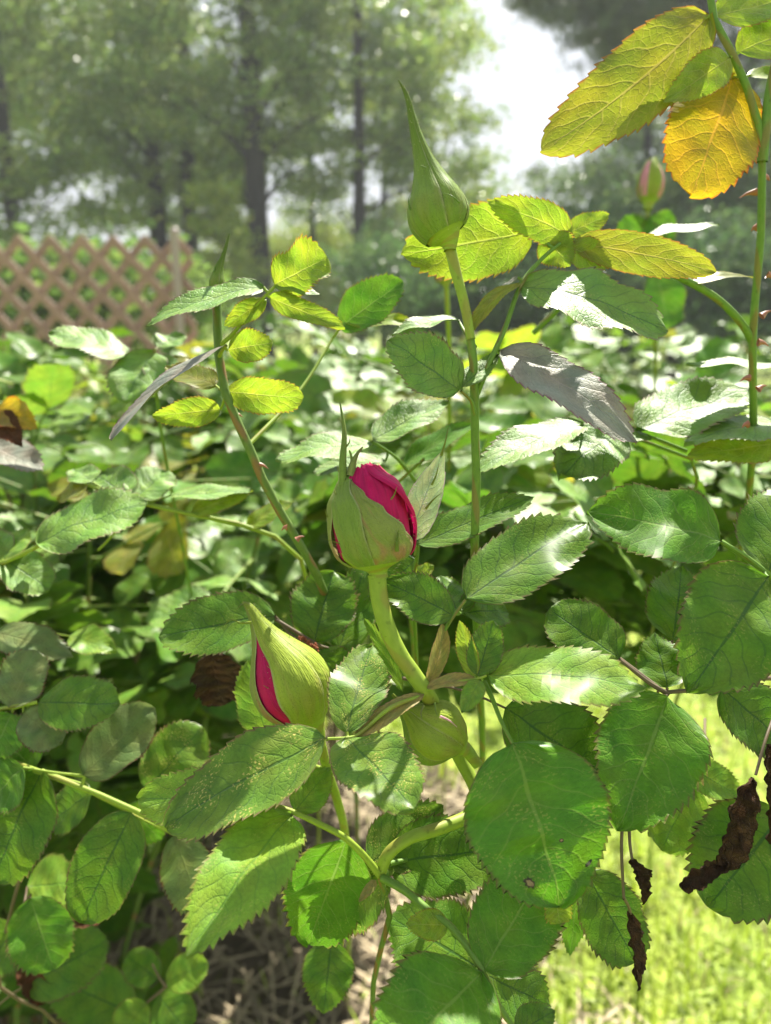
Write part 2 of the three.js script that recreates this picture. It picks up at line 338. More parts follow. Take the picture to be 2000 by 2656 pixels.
// blobs: [px, py, distance, half width, half height in metres, sprays]; the crown's boughs
function foliage(name, parent, blobs, col, geo = sprayGeo, mat = crownMat, size = [0.8, 1.5]) {
  const list = [];
  for (const [px, py, d, rx, ry, n] of blobs) {
    const c = P(px, py, d), cl = [];
    for (let i = 0; i < Math.max(6, n / 28); i++) { const a = rr(0, 6.28), z = rr(-1, 1), r = Math.cbrt(rnd()), s = Math.sqrt(1 - z * z); cl.push([c.x + Math.cos(a) * s * r * rx, c.y + z * r * ry, c.z + Math.sin(a) * s * r * rx, rr(0.22, 0.6) * Math.min(1, rx)]); }
    for (let i = 0; i < n * 1.05; i++) {
      const k = cl[Math.floor(rnd() * cl.length)], g = () => (rnd() + rnd() + rnd() - 1.5) * 1.1;
      const p = new THREE.Vector3(k[0] + g() * k[3] * 1.25, k[1] + g() * k[3] * 0.6, k[2] + g() * k[3] * 1.25); if (p.y > 0.05) list.push(p);
    }
  }
  const im = scatter(name, '', '', geo, mat, list.length, (i) => [list[i], rr(-0.5, 0.5), rr(0, 6.28), rr(-0.4, 0.4)],
    () => { const b = rr(0.7, 1.3), y = rr(-0.15, 0.2); return [col[0] * b * (1 + y), col[1] * b, col[2] * b]; }, () => rr(...size));
  im.userData = { kind: 'stuff' }; im.position.copy(parent.position).multiplyScalar(-1); parent.add(im); return im;
}
const TG = 'trees of the wood behind the garden';
function tree(label, px, d, wpx, lean, blobs, col, o = {}) {
  const gx = P(px, 900, d), r = wpx / F * d / 2, top = o.top ?? 9;
  const t = thing(o.name ?? 'tree', label, 'tree', [gx.x, 0, gx.z], TG);
  const pts = []; for (let i = 0; i <= 5; i++) pts.push(new THREE.Vector3(gx.x + lean * i / 5 * top + 0.08 * nz(i, px, 3), i / 5 * top, gx.z + 0.1 * nz(i, px, 7)));
  part('trunk', tube(pts, r * 1.25, r * 0.55, { n: 24, r: 10, lump: 0.12 }), bark, t);
  const gs = [];
  for (const [bx, by, bd, rx] of blobs) { // a limb into every bough
    const e = P(bx, by, bd), a = Math.min(top * 0.9, Math.max(1.2, e.y - rx * 0.9)), s = new THREE.Vector3(gx.x + lean * a, a, gx.z), m = s.clone().lerp(e, 0.5); m.y += 0.15;
    if (s.distanceTo(e) < 7) gs.push(tube([s, m, e], r * 0.35, r * 0.06, { n: 10, r: 6, lump: 0.1 }));
  }
  if (gs.length) part('limb', mergeGeometries(gs), bark, t).userData.kind = 'stuff';
  foliage('crown', t, blobs, col, o.geo, o.mat, o.size); return t;
}
const LG = [0.20, 0.285, 0.06], LY = [0.28, 0.36, 0.06], LD = [0.12, 0.185, 0.055], CN = [0.11, 0.145, 0.085];
tree('thick dark trunk standing tallest among the pale green trees', 685, 14, 50, -0.012, [[560, 60, 13.5, 1.9, 1.0, 900], [840, 90, 13.5, 1.8, 1.0, 800], [690, -160, 14, 2.4, 1.2, 900], [420, 220, 13, 1.4, 0.8, 420], [930, 260, 14, 1.4, 0.9, 330], [700, 300, 13, 1.2, 0.7, 260], [600, 470, 14.5, 1.0, 0.5, 170], [790, 430, 14.5, 1.1, 0.6, 190]], LG, { top: 10 });
tree('dark leaning trunk behind the end post of the fence', 505, 15, 42, 0.02, [[500, 330, 15, 1.6, 0.9, 600], [330, 120, 15, 2.0, 1.1, 800], [620, 430, 16, 1.1, 0.6, 200], [470, 500, 16, 1.2, 0.5, 240], [330, 560, 16, 1.2, 0.4, 260]], LG, { top: 7 });
tree('dark trunk rising straight behind the lattice fence', 432, 15.5, 42, -0.004, [[250, 330, 15, 1.8, 1.0, 800], [120, 180, 15, 2.0, 1.2, 900], [390, 470, 15.5, 1.0, 0.5, 260]], LG, { top: 7 });
tree('leafy tree spreading over the far corner of the fence', 70, 13, 36, 0.0, [[60, 60, 12.5, 1.9, 1.1, 1000], [-60, 330, 12.5, 1.8, 1.1, 800], [180, 480, 13, 1.3, 0.6, 340], [60, 600, 12, 1.3, 0.5, 160], [-250, 150, 13, 2, 1.2, 500]], LG, { top: 8 });
tree('slim pole-like trunk beside the thick dark trunk', 817, 17, 15, 0.0, [[820, 160, 17, 1.5, 1.0, 420], [760, 330, 17, 1.2, 0.6, 260]], LY, { top: 8 });
tree('dark trunk at the edge of the bright sky gap', 935, 15, 32, 0.0, [[1040, 120, 15, 1.5, 1.0, 620], [1120, 320, 15, 1.1, 0.8, 420], [980, -120, 15, 2.0, 1.0, 700], [1170, 470, 16, 1.0, 0.6, 300], [950, 430, 16, 1.1, 0.6, 240], [860, 540, 17, 1.2, 0.5, 190], [1060, 600, 17, 1.2, 0.4, 260]], LG, { top: 8 });
tree('thin trunk close beside the sky gap', 995, 18, 18, 0.004, [[1060, 230, 18, 1.3, 1.1, 420], [1200, 60, 18, 0.8, 0.6, 130], [1130, 540, 18, 1.4, 0.5, 300]], LY, { top: 8 });
tree('dark conifer hanging its boughs over the sky gap', 1760, 12, 34, -0.01, [[1500, 50, 12, 0.75, 0.35, 240], [1420, 10, 12, 0.5, 0.2, 160], [1640, 80, 12, 0.8, 0.5, 300], [1800, 40, 12, 1.2, 0.6, 420], [1900, 200, 12.5, 1.0, 0.6, 300], [1700, -140, 12, 1.6, 0.7, 400]], CN, { name: 'conifer', geo: needleGeo, mat: needleMat, top: 9, size: [1, 2.2] });
tree('small spiky conifer far off in the sky gap', 1392, 26, 10, 0, [[1392, 470, 26, 0.25, 0.5, 90], [1392, 540, 26, 0.5, 0.5, 160], [1392, 640, 26, 0.8, 0.6, 260]], CN, { name: 'conifer', geo: needleGeo, mat: needleMat, top: 5.6, size: [1, 2] });
tree('grey green tree filling the edge of the wood past the sky gap', 1640, 17, 26, 0, [[1600, 360, 17, 1.2, 0.8, 380], [1750, 330, 17, 1.4, 0.9, 480], [1540, 500, 17, 1.1, 0.6, 420], [1700, 520, 16, 1.6, 0.7, 800], [1930, 420, 16, 1.6, 1.0, 800]], LD, { top: 7 });
tree('dark broad tree behind the thorny rose cane', 1880, 13, 30, 0, [[1850, 560, 12, 1.5, 0.7, 1300], [2050, 350, 12, 1.3, 1.0, 700], [1700, 640, 12, 1.4, 0.55, 1200]], LD, { top: 6 });
const SG = 'shrubs along the edge of the wood';
function shrub(label, px, d, blobs, col, name = 'shrub') {
  const g = P(px, 900, d), t = thing(name, label, 'shrub', [g.x, 0, g.z], SG), gs = [];
  for (const [bx, by, bd] of blobs) gs.push(tube([new THREE.Vector3(g.x, 0, g.z), new THREE.Vector3(g.x, 0.4, g.z).lerp(P(bx, by, bd), 0.5), P(bx, by, bd)], 0.04, 0.012, { n: 8, r: 6 }));
  part('stem', mergeGeometries(gs), bark, t).userData.kind = 'stuff'; foliage('foliage', t, blobs, col, sprayGeo, crownMat, [0.6, 1.2]); return t;
}
shrub('dark green shrub under the bright sky gap', 1250, 9.5, [[1150, 790, 9.5, 0.9, 0.6, 1300], [1340, 790, 9.5, 0.9, 0.6, 1300], [1230, 650, 10, 0.9, 0.35, 600], [1030, 720, 10, 0.7, 0.5, 500]], [0.08, 0.15, 0.04]);
shrub('dark shrub behind the thorny cane', 1720, 9, [[1560, 790, 9, 0.9, 0.6, 1300], [1780, 790, 9, 0.9, 0.6, 1300], [1960, 740, 9, 0.9, 0.7, 1300], [1480, 640, 9.5, 0.7, 0.3, 500]], [0.07, 0.13, 0.04]);
shrub('light green shrub showing between the two dark trunks', 760, 19, [[740, 640, 19, 1.5, 0.8, 800], [860, 660, 19, 1.4, 0.8, 800], [600, 660, 18, 1.3, 0.8, 700], [980, 680, 19, 1.4, 0.7, 700], [700, 800, 17, 1.6, 0.6, 700], [900, 800, 15, 1.4, 0.6, 700], [520, 810, 16, 1.3, 0.6, 500]], LY);
shrub('yellow green sapling glowing beside the leaning trunk', 575, 12, [[575, 600, 12, 0.35, 0.9, 420], [580, 760, 12, 0.5, 0.5, 260]], [0.28, 0.36, 0.05], 'sapling');
shrub('leafy shrub seen through the lattice fence', 230, 6.2, [[120, 790, 6, 0.55, 0.35, 420], [300, 800, 6.2, 0.6, 0.4, 460], [420, 800, 6.4, 0.35, 0.35, 220], [230, 770, 6.4, 0.45, 0.22, 240], [0, 830, 6, 0.5, 0.4, 320]], [0.16, 0.26, 0.05]);

// ---------- lattice fence ----------
{
  const d = 3.75, A = P(490, 640, d), Z = A.z, x1 = A.x, x0 = P(-330, 640, d).x, top = P(300, 622, d).y, bot = 0.06;
  const t = thing('lattice_fence', 'brown lattice fence panel of crossed slats with pale end post', 'fence', [(x0 + x1) / 2, 0, Z]);
  const wood = (c) => new THREE.MeshStandardMaterial({ map: tex(64, 256, (u, v) => { const n = 0.5 + 0.5 * nz(u * 7, v * 2.5, 1) + 0.3 * nz(u * 30, v * 6, 3); return c.map((q) => q * (0.8 + 0.3 * n)); }), roughness: 0.55, name: 'slat_paint' });
  const mats = [wood([0.33, 0.195, 0.15]), wood([0.30, 0.18, 0.14]), wood([0.36, 0.215, 0.17])];
  const pitch = 0.153, ang = 48 * Math.PI / 180, w = 0.038, th = 0.007, slope = Math.tan(ang), cache = {};
  for (const s of [-1, 1]) for (let k = -30; k < 30; k++) {
    // line y = s * slope * (x - xk), clipped to the panel
    const xk = x0 + k * pitch + (s > 0 ? 0.03 : 0.012); const pts = [];
    for (const y of [bot, top]) { const x = xk + s * (y - bot) / slope; if (x >= x0 && x <= x1) pts.push([x, y]); }
    for (const x of [x0, x1]) { const y = bot + s * (x - xk) * slope; if (y > bot && y < top) pts.push([x, y]); }
    if (pts.length < 2) continue;
    const [p, q] = pts, len = Math.hypot(q[0] - p[0], q[1] - p[1]); if (len < 0.04) continue;
    const sh = new THREE.Shape(), r = w / 2; sh.moveTo(-len / 2, -r); sh.lineTo(len / 2, -r); sh.absarc(len / 2, 0, r, -Math.PI / 2, Math.PI / 2); sh.lineTo(-len / 2, r); sh.absarc(-len / 2, 0, r, Math.PI / 2, Math.PI * 1.5);
    const g = new THREE.ExtrudeGeometry(sh, { depth: th, bevelEnabled: true, bevelSize: 0.0012, bevelThickness: 0.0012, bevelSegments: 1, curveSegments: 5 });
    const m = new THREE.Mesh(g, mats[(k + 60) % 3]); m.name = 'slat'; m.castShadow = m.receiveShadow = true;
    m.position.set((p[0] + q[0]) / 2 - t.position.x, (p[1] + q[1]) / 2, s < 0 ? 0.006 : -0.006); m.rotation.z = Math.atan2(q[1] - p[1], q[0] - p[0]); t.add(m);
  }
  const pg = new THREE.CylinderGeometry(0.021, 0.021, top + 0.03, 12); pg.translate(x1 - 0.055, (top + 0.03) / 2, Z + 0.042);
  part('post', pg, new THREE.MeshStandardMaterial({ color: new THREE.Color().setRGB(0.36, 0.28, 0.255), roughness: 0.5, name: 'post' }), t);
  const pc = new THREE.SphereGeometry(0.023, 12, 8); pc.translate(x1 - 0.055, top + 0.03, Z + 0.042);
  part('post_cap', pc, t.children[t.children.length - 1].material, t);
}
// ---------- rose bushes of the hedge ----------
const lowBlades = []; for (let i = 0; i < 6; i++) lowBlades.push(bladeGeo(1, rr(0.56, 0.68), { low: true, teeth: 9, amp: 0.05, bend: rr(-0.02, 0.07), fold: rr(0.05, 0.25), rough: 0.06, wave: 0.05, seed: i * 7.3, a: 0.5, b: rr(0.62, 0.8) }));
const rachis = tube([new THREE.Vector3(0, 0, 0), new THREE.Vector3(0, 0.5, 0.04), new THREE.Vector3(0, 0.8, 0.02)], 0.012, 0.007, { n: 8, r: 5 });
const LAYOUT = [[0.8, 0, 0.46], [0.68, 0.95, 0.42], [0.68, -0.95, 0.42], [0.36, 1.15, 0.36], [0.36, -1.15, 0.36]];
const wholeLeaves = []; // farther off: one leaf with its leaflets joined
for (let k = 0; k < 5; k++) {
  const gs = [rachis.clone()];
  for (const [y, a, s] of LAYOUT) { const o = new THREE.Object3D(); o.position.set(0, y, 0.02); o.rotation.set(rr(-0.45, 0.3), rr(-0.5, 0.5), -a + rr(-0.2, 0.2), 'ZXY'); o.scale.setScalar(s * rr(0.8, 1.15)); o.updateMatrix(); gs.push(lowBlades[Math.floor(rnd() * 6)].clone().applyMatrix4(o.matrix)); }
  wholeLeaves.push(mergeGeometries(gs));
}
function roseLeaf(parent, pos, dir, up, size, kind, whole) {
  const l = new THREE.Mesh(whole ? wholeLeaves[Math.floor(rnd() * 5)] : rachis, whole ? LM[kind] : kind === 'young' ? SM.bright : SM.green); l.name = 'leaf'; l.castShadow = l.receiveShadow = true;
  l.quaternion.setFromRotationMatrix(leafFrame(dir, up)); l.position.copy(pos).sub(parent.position); l.scale.setScalar(size); parent.add(l);
  if (!whole) for (const [y, a, s] of LAYOUT) {
    const b = new THREE.Mesh(lowBlades[Math.floor(rnd() * 6)], LM[rnd() < 0.16 ? ['light', 'pale', 'spotted', 'glossy'][Math.floor(rnd() * 4)] : kind]); b.name = 'leaflet'; b.castShadow = b.receiveShadow = true;
    b.position.set(0, y, 0.02); b.rotation.set(rr(-0.45, 0.3), rr(-0.5, 0.5), -a + rr(-0.2, 0.2), 'ZXY'); b.scale.setScalar(s * rr(0.8, 1.15)); l.add(b);
  }
}
const blocked = (p, keep) => { const [x, y, d] = pix(p); return d < 0.43 || (x > 1480 && y > 1700 && y < 2800 && rnd() > keep) || (x > 520 && x < 1480 && y > 2080 && rnd() > (x < 900 && keep ? 0.3 : keep)); };
function roseBush(label, x, z, R, h0, h1, nCane, perCane, o = {}) {
  const t = thing('rose_bush', label, 'rose bush', [x, 0, z], 'rose bushes of the hedge'); let made = 0;
  for (let c = 0; c < nCane; c++) {
    const a = c / nCane * 6.283 + rr(-0.4, 0.4), r = R * rr(0.35, 1.0), top = h1 * rr(0.86, 1.04);
    const pts = [new THREE.Vector3(x + Math.cos(a) * 0.05, 0, z + Math.sin(a) * 0.05), new THREE.Vector3(x + Math.cos(a) * r * 0.45, top * 0.4, z + Math.sin(a) * r * 0.45), new THREE.Vector3(x + Math.cos(a) * r * 0.8, top * 0.75, z + Math.sin(a) * r * 0.8), new THREE.Vector3(x + Math.cos(a) * r, top, z + Math.sin(a) * r)];
    const cv = new THREE.CatmullRomCurve3(pts, false, 'centripetal');
    if (!cv.getSpacedPoints(14).some((p) => blocked(p, 0))) part('cane', tube(pts, 0.0045, 0.0018, { n: 18, r: 6 }), rnd() < 0.4 ? SM.wood : SM.cane, t);
    for (let k = 0; k < perCane; k++) {
      const s = Math.pow(rr(clamp(h0 / top, 0.1, 0.9), 1), 0.8), p = cv.getPointAt(Math.min(1, s)), b = rr(0, 6.283);
      const dir = new THREE.Vector3(Math.cos(b), rr(-0.25, 0.6), Math.sin(b)).normalize();
      const tip = p.clone().addScaledVector(dir, 0.09); if (blocked(p, 0.06) || blocked(tip, 0.06)) continue;
      const up = new THREE.Vector3(rr(-0.4, 0.45), 1, rr(-0.25, 0.75)), high = p.y / h1;
      const q = rnd(), kind = high > 0.9 && q < 0.15 ? 'young' : high > 0.85 && q < 0.22 ? 'warm' : q < 0.6 ? 'mature' : q < 0.84 ? 'glossy' : q < 0.9 ? 'pale' : 'light';
      roseLeaf(t, p, dir, up, (z > -1.3 ? 0.128 : 0.112) * rr(0.8, 1.2), kind, z < -1.15 || high < 0.62); made++;
    }
  }
  return t;
}
const BL = 'leafy green rose bush in the hedge behind the budding stems';
for (const [x, z, R, h0, h1, n, k] of [
  [-0.44, -0.68, 0.22, 0.35, 0.86, 10, 9], [-0.68, -0.66, 0.22, 0.3, 0.85, 9, 9], [-0.16, -0.74, 0.22, 0.55, 0.88, 9, 8], [0.14, -0.70, 0.22, 0.62, 0.87, 8, 7], [0.40, -0.68, 0.22, 0.66, 0.87, 9, 8],
  [-0.42, -0.80, 0.34, 0.12, 0.86, 13, 14], [-0.80, -0.92, 0.40, 0.1, 0.84, 13, 14], [0.16, -1.0, 0.32, 0.5, 0.88, 11, 11], [0.52, -0.95, 0.32, 0.58, 0.88, 11, 11],
  [-0.35, -1.22, 0.40, 0.15, 0.87, 14, 18], [-0.95, -1.45, 0.45, 0.15, 0.83, 14, 18], [-0.12, -1.5, 0.34, 0.3, 0.88, 12, 15], 
  [-0.45, -1.85, 0.48, 0.3, 0.85, 12, 13], [-1.45, -1.95, 0.5, 0.3, 0.79, 12, 12], [0.32, -2.75, 0.48, 0.25, 0.90, 12, 12], [1.0, -2.9, 0.5, 0.2, 0.88, 12, 12],
  [-0.95, -2.45, 0.5, 0.4, 0.80, 12, 12], [-0.3, -2.75, 0.5, 0.3, 0.92, 12, 12], [-1.9, -2.8, 0.55, 0.3, 0.76, 12, 10], [1.6, -3.1, 0.5, 0.3, 0.92, 11, 11], [0.7, -3.5, 0.5, 0.3, 0.93, 11, 11], [2.2, -3.3, 0.5, 0.3, 0.93, 10, 9]]) roseBush(BL, x, z, R, h0, h1, n, k);

// ---------- buds ----------
const sepalTex = (a, b, red) => tex(128, 256, (u, v) => {
  const s = 0.5 + 0.4 * nz(u * 9, v * 2.2, 3) + 0.12 * nz(u * 34, v * 5, 6) + 0.3 * nz(u * 6, v * 9, 13), n = 0.5 + 0.5 * nz(u * 4, v * 5, 9), e = sm(0.84, 1, Math.abs(u - 0.5) * 2);
  let c = a.map((q, i) => q + (b[i] - q) * clamp(0.65 * s + 0.35 * n));
  c = c.map((q, i) => q + ([0.34, 0.16, 0.10][i] - q) * red * sm(0.1, 0.45, nz(u * 5, v * 3, 15))); c = c.map((q, i) => q + ([0.40, 0.37, 0.22][i] - q) * e * clamp(0.45 + 0.5 * nz(u * 3, v * 14, 33)));
  const g = nz(u * 60, v * 110, 2) > 0.42 ? 0.7 : 1; return c.map((q) => q * g);
});
const grain = tex(128, 128, (u, v) => { const h = 0.5 + 0.3 * nz(u * 40, v * 40, 1) + 0.3 * nz(u * 26, v * 4, 3); return [h, h, h]; }, false);
const sepalMat = (a, b, red) => new THREE.MeshPhysicalMaterial({ map: sepalTex(a, b, red), roughness: 1, transmission: 0.12, clearcoat: 0.2, clearcoatRoughness: 0.4, specularIntensity: 0.2, bumpMap: grain, bumpScale: 0.0006, side: THREE.DoubleSide, name: 'sepal' });
const SEP = { green: sepalMat([0.12, 0.205, 0.03], [0.225, 0.315, 0.06], 0.12), lime: sepalMat([0.19, 0.275, 0.025], [0.33, 0.40, 0.055], 0.2), blush: sepalMat([0.16, 0.21, 0.045], [0.27, 0.31, 0.08], 0.75) };
const petalTex = tex(128, 256, (u, v) => { const s = 0.5 + 0.5 * nz(u * 22, v * 2, 3) + 0.3 * nz(u * 55, v * 4, 5), n = 0.5 + 0.5 * nz(u * 5, v * 6, 8), k = 0.62 + 0.42 * s + 0.3 * (n - 0.5); return [0.60 * k, 0.004 + 0.008 * n, 0.085 * k + 0.05 * n]; });
const petalMat = new THREE.MeshPhysicalMaterial({ map: petalTex, roughness: 1, transmission: 0.28, clearcoat: 0.2, clearcoatRoughness: 0.4, specularIntensity: 0.2, bumpMap: grain, bumpScale: 0.0004, side: THREE.DoubleSide, sheen: 0.12, sheenColor: new THREE.Color(1, 0.35, 0.6), sheenRoughness: 0.5, name: 'petal' });
function budFrame(ax, d) { // axis: [px, py, radius in px] from the stalk up
  const pts = ax.map(([x, y, , dd]) => P(x, y, d + (dd ?? 0))), c = new THREE.CatmullRomCurve3(pts, false, 'centripetal'), n = ax.length - 1, eye = dirCam([0, 0, 1]);
  return (s, th, rf = 1) => {
    const q = clamp(s) * n, i = Math.min(n - 1, Math.floor(q)), f = q - i, p = c.getPoint(clamp(s)), T = c.getTangent(clamp(s, 0.001, 0.999));
    const g = (k) => ax[clamp(k, 0, n)][2], a = g(i - 1), b = g(i), e = g(i + 1), h = g(i + 2);
    const r = Math.max(0.3, 0.5 * (2 * b + (e - a) * f + (2 * a - 5 * b + 4 * e - h) * f * f + (3 * b - a - 3 * e + h) * f * f * f)) / F * d;
    const Vv = eye.clone().addScaledVector(T, -eye.dot(T)).normalize(), U = T.clone().cross(Vv);
    return p.addScaledVector(U, Math.cos(th) * r * rf).addScaledVector(Vv, Math.sin(th) * r * rf);
  };
}
const D2R = Math.PI / 180;
function patch(fr, s0, s1, a0, a1, rf, ns = 26, na = 12, lift) {
  const pos = [], uv = [], idx = [], f = (x, s) => (typeof x === 'function' ? x(s) : x);
  for (let i = 0; i <= ns; i++) for (let j = 0; j <= na; j++) {
    const u = j / na; let s = s0 + (s1 - s0) * i / ns; if (lift) s += lift(u, i / ns);
    const th = (f(a0, s) + (f(a1, s) - f(a0, s)) * u) * D2R, p = fr(s, th, rf(s, u * 2 - 1, i / ns));
    pos.push(p.x, p.y, p.z); uv.push(u, i / ns);
  }
  for (let i = 0; i < ns; i++) for (let j = 0; j < na; j++) { const q = i * (na + 1) + j; idx.push(q, q + 1, q + na + 1, q + 1, q + na + 2, q + na + 1); }
  const g = new THREE.BufferGeometry(); g.setAttribute('position', new THREE.Float32BufferAttribute(pos, 3)); g.setAttribute('uv', new THREE.Float32BufferAttribute(uv, 2)); g.setIndex(idx); g.computeVertexNormals(); return g;
}
const swell = (k, b = 0.07) => (s, u) => 1.0 + k + b * (1 - u * u) + 0.03 * nz(s * 9, u * 3, k * 50) + 0.012 * nz(s * 24, u * 8, k * 70);
// the bud's green hip is the part; sepals and petals are its sub-parts
function bud(parent, ax, d, sepals, mat, o = {}) {
  const fr = budFrame(ax, d), b = part('bud', patch(fr, 0, o.hip ?? 0.35, 0, 360, () => 0.985, 14, 22), SM.bright, parent);
  part('petal', patch(fr, o.closed ? 0.3 : 0.3, o.petalTop ?? 0.72, 0, 360, (s, u) => 0.985 + 0.012 * nz(s * 12, u * 5), 20, 30), o.closed ? mat : o.petal ?? petalMat, b);
  sepals.forEach(([a0, a1, k, m, s0, s1], i) => part('sepal', patch(fr, s0 ?? (o.start ?? 0.2), s1 ?? 1, a0, a1, swell(k, o.swell ?? 0.085), 30, 12), SEP[m] ?? mat, b));
  return [b, fr];
}
function lobe(b, pts, w, mat = LM.light) { // a thin green lobe or hair of a sepal
  const q = bed(pts); part('sepal_lobe', tube(q, w / F * pts[0][2], w * 0.15 / F * pts[0][2], { n: 12, r: 6, lump: 0.1 }), mat, b);
}
// fine glandular hairs standing on a bud
const hairMat = new THREE.MeshStandardMaterial({ color: new THREE.Color().setRGB(0.42, 0.40, 0.2), roughness: 0.6, name: 'hair' });
function hairs(parent, fr, s0, s1, n, a0 = 0, a1 = 360) {
  const gs = [];
  for (let i = 0; i < n; i++) {
    const s = rr(s0, s1), a = rr(a0, a1) * D2R, p = fr(s, a, 1.04), q = fr(s, a, 1.2), o = q.sub(p).normalize().add(new THREE.Vector3(rr(-0.3, 0.3), rr(-0.1, 0.5), rr(-0.3, 0.3))).normalize();
    gs.push(tube([p, p.clone().addScaledVector(o, 0.0004), p.clone().addScaledVector(o, rr(0.0006, 0.001))], 0.00006, 0.00005, { n: 2, r: 3, lump: 0 }));
  }
  part('hair', mergeGeometries(gs), hairMat, parent).userData.kind = 'stuff';
}
const keyed = (k) => (s) => { let i = 0; while (i + 2 < k.length && s > k[i + 1][0]) i++; const [a, x] = k[i], [c, y] = k[i + 1]; return x + (y - x) * sm(a, c, s); };
// ---------- budding stems in front ----------
// path runs from the top of the stem down; root is the ground point it grows from
function roseStem(label, path, rTop, rLow, root, mat = SM.green, rootless = false) {
  const name = 'rose_shoot';
  const t = thing(name, label, 'rose shoot', root, 'rose shoots of the near bush');
  const pts = bed(path).reverse(); if (!rootless) pts.unshift(new THREE.Vector3(...root));
  part('cane', tube(pts, rLow, rTop, { n: pts.length * 8, r: 10 }), mat, t);
  return t;
}
const UPF = [0, 0.8, 0.6], FACE = [0, 0.25, 1], TILT = [0, 0.55, 0.84], FLAT = [0, 0.93, 0.36];

// A: tall closed bud
const A = roseStem('tall straight rose stem carrying a closed green bud with a long beak', [[1167, 640, 0.27], [1180, 700, 0.27], [1204, 790, 0.27], [1222, 880, 0.27], [1231, 990, 0.272], [1231, 1100, 0.275], [1236, 1230, 0.28], [1231, 1440, 0.285], [1240, 1700, 0.32], [1250, 2000, 0.42]], 0.0015, 0.0024, rootAt(1180, 2560), SM.green);
part('pedicel', tube(bed([[1222, 880, 0.2695], [1205, 790, 0.2695], [1181, 700, 0.2695], [1166, 636, 0.2695]]), 0.00158, 0.00205, { n: 20, r: 10 }), SM.bright, A);
{
  const ax = [[1167, 650, 16], [1166, 636, 21], [1162, 622, 32], [1152, 604, 56], [1141, 575, 72], [1134, 545, 74], [1128, 515, 66], [1118, 478, 48], [1107, 440, 33], [1095, 400, 22], [1080, 350, 14.5], [1070, 310, 10.5], [1060, 265, 7], [1048, 232, 4.5], [1033, 207, 1.2]];
  const [b] = bud(A, ax, 0.268, [[84, 170, 0.055, 'green'], [12, 86, 0.0, 'green'], [-62, 16, 0.06, 'green'], [160, 236, 0.0, 'green'], [230, 300, 0.03, 'green']], SEP.green, { closed: true, hip: 0.34, start: 0.2 }); hairs(A, budFrame(ax, 0.268), 0.15, 0.95, 170);
  lobe(b, [[1193, 527, 0.256], [1172, 508, 0.2555], [1150, 500, 0.257]], 2.4); lobe(b, [[1092, 430, 0.262], [1112, 434, 0.259], [1117, 412, 0.26]], 1.8); lobe(b, [[1064, 545, 0.262], [1060, 515, 0.262], [1070, 498, 0.262]], 2.2);
}
compound(A, [[1232, 1075, 0.273], [1222, 1040, 0.27], [1196, 1014, 0.266]], 0.0008, [
  [[1192, 1012, 0.266], [1004, 884, 0.262], 165, [-0.15, 0.5, 0.85], 'glossy', { b: 0.7, fold: 0.16, bend: 0.03 }],
  [[1198, 1004, 0.267], [1294, 918, 0.275], 62, [0.1, 0.75, 0.6], 'glossy', { fold: 0.2 }]]);
compound(A, [[1230, 1040, 0.275], [1262, 960, 0.272], [1310, 850, 0.275], [1352, 738, 0.28], [1405, 672, 0.285], [1470, 618, 0.29]], 0.0011, [
  [[1349, 741, 0.28], [1732, 862, 0.272], 216, [0.06, 0.62, 0.8], 'glossy', { b: 0.62, fold: 0.12, bend: 0.06, freq: 16, amp: 0.05, rough: 0.06 }],
  [[1345, 733, 0.28], [1222, 872, 0.27], 62, [-0.5, 0.3, 0.6], 'warm', { bend: 0.08, bow: 0.05 }],
  [[1296, 912, 0.275], [1652, 1150, 0.262], 168, [0.15, 0.55, 0.8], 'purple', { b: 0.72, bend: 0.07, fold: 0.1, amp: 0.05 }],
  [[1384, 600, 0.288], [1040, 660, 0.285], 190, [0.08, -0.05, 1], 'young', { b: 0.72, bend: -0.02, fold: 0.08 }],
  [[1345, 720, 0.283], [1262, 800, 0.30], 46, [-0.3, 0.6, 0.6], 'purple', {}]]);
compound(A, [[1232, 900, 0.272], [1205, 860, 0.28], [1190, 832, 0.29]], 0.0008, [
  [[1192, 830, 0.29], [1016, 868, 0.285], 100, [0, 0.9, 0.42], 'glossy', { bend: 0.05 }]]);

// F: thorny cane at the side of the picture
const Fs = roseStem('thorny reddish rose cane with large yellow translucent young leaves', [[1838, -40, 0.29], [1849, 42, 0.29], [1900, 140, 0.29], [1936, 222, 0.292], [1962, 300, 0.294], [1976, 400, 0.297], [1976, 520, 0.30], [1972, 640, 0.305], [1960, 760, 0.31], [1952, 900, 0.315], [1954, 1040, 0.325], [1952, 1170, 0.34], [1900, 1500, 0.5], [1760, 1800, 0.78]], 0.0014, 0.0034, rootAt(1700, 2060), SM.green);
part('side_cane', tube(bed([[1976, 420, 0.297], [1986, 330, 0.295], [1994, 250, 0.294], [2020, 120, 0.293]]), 0.0022, 0.0015, { n: 14, r: 8 }), SM.green, Fs);
for (const [x, y, tx, ty] of [[1962, 498, 1917, 514], [1990, 712, 2006, 728], [1975, 820, 2002, 806], [1966, 888, 1994, 898], [1944, 980, 1918, 990], [1966, 1010, 1990, 1000], [1962, 590, 1948, 600], [1984, 460, 1996, 470], [1940, 1100, 1924, 1110]]) thorn(Fs, x, y, 0.308, tx, ty, 0.0011);
compound(Fs, [[1849, 42, 0.29], [1838, 45, 0.289], [1825, 50, 0.288]], 0.0009, [
  [[1840, 38, 0.288], [1402, 392, 0.272], 196, [0.25, 0.0, 1], 'warm', { a: 0.42, b: 0.62, bend: 0.02, fold: -0.08, bow: -0.03, amp: 0.04, freq: 17, wave: 0.05 }]], SM.bright);
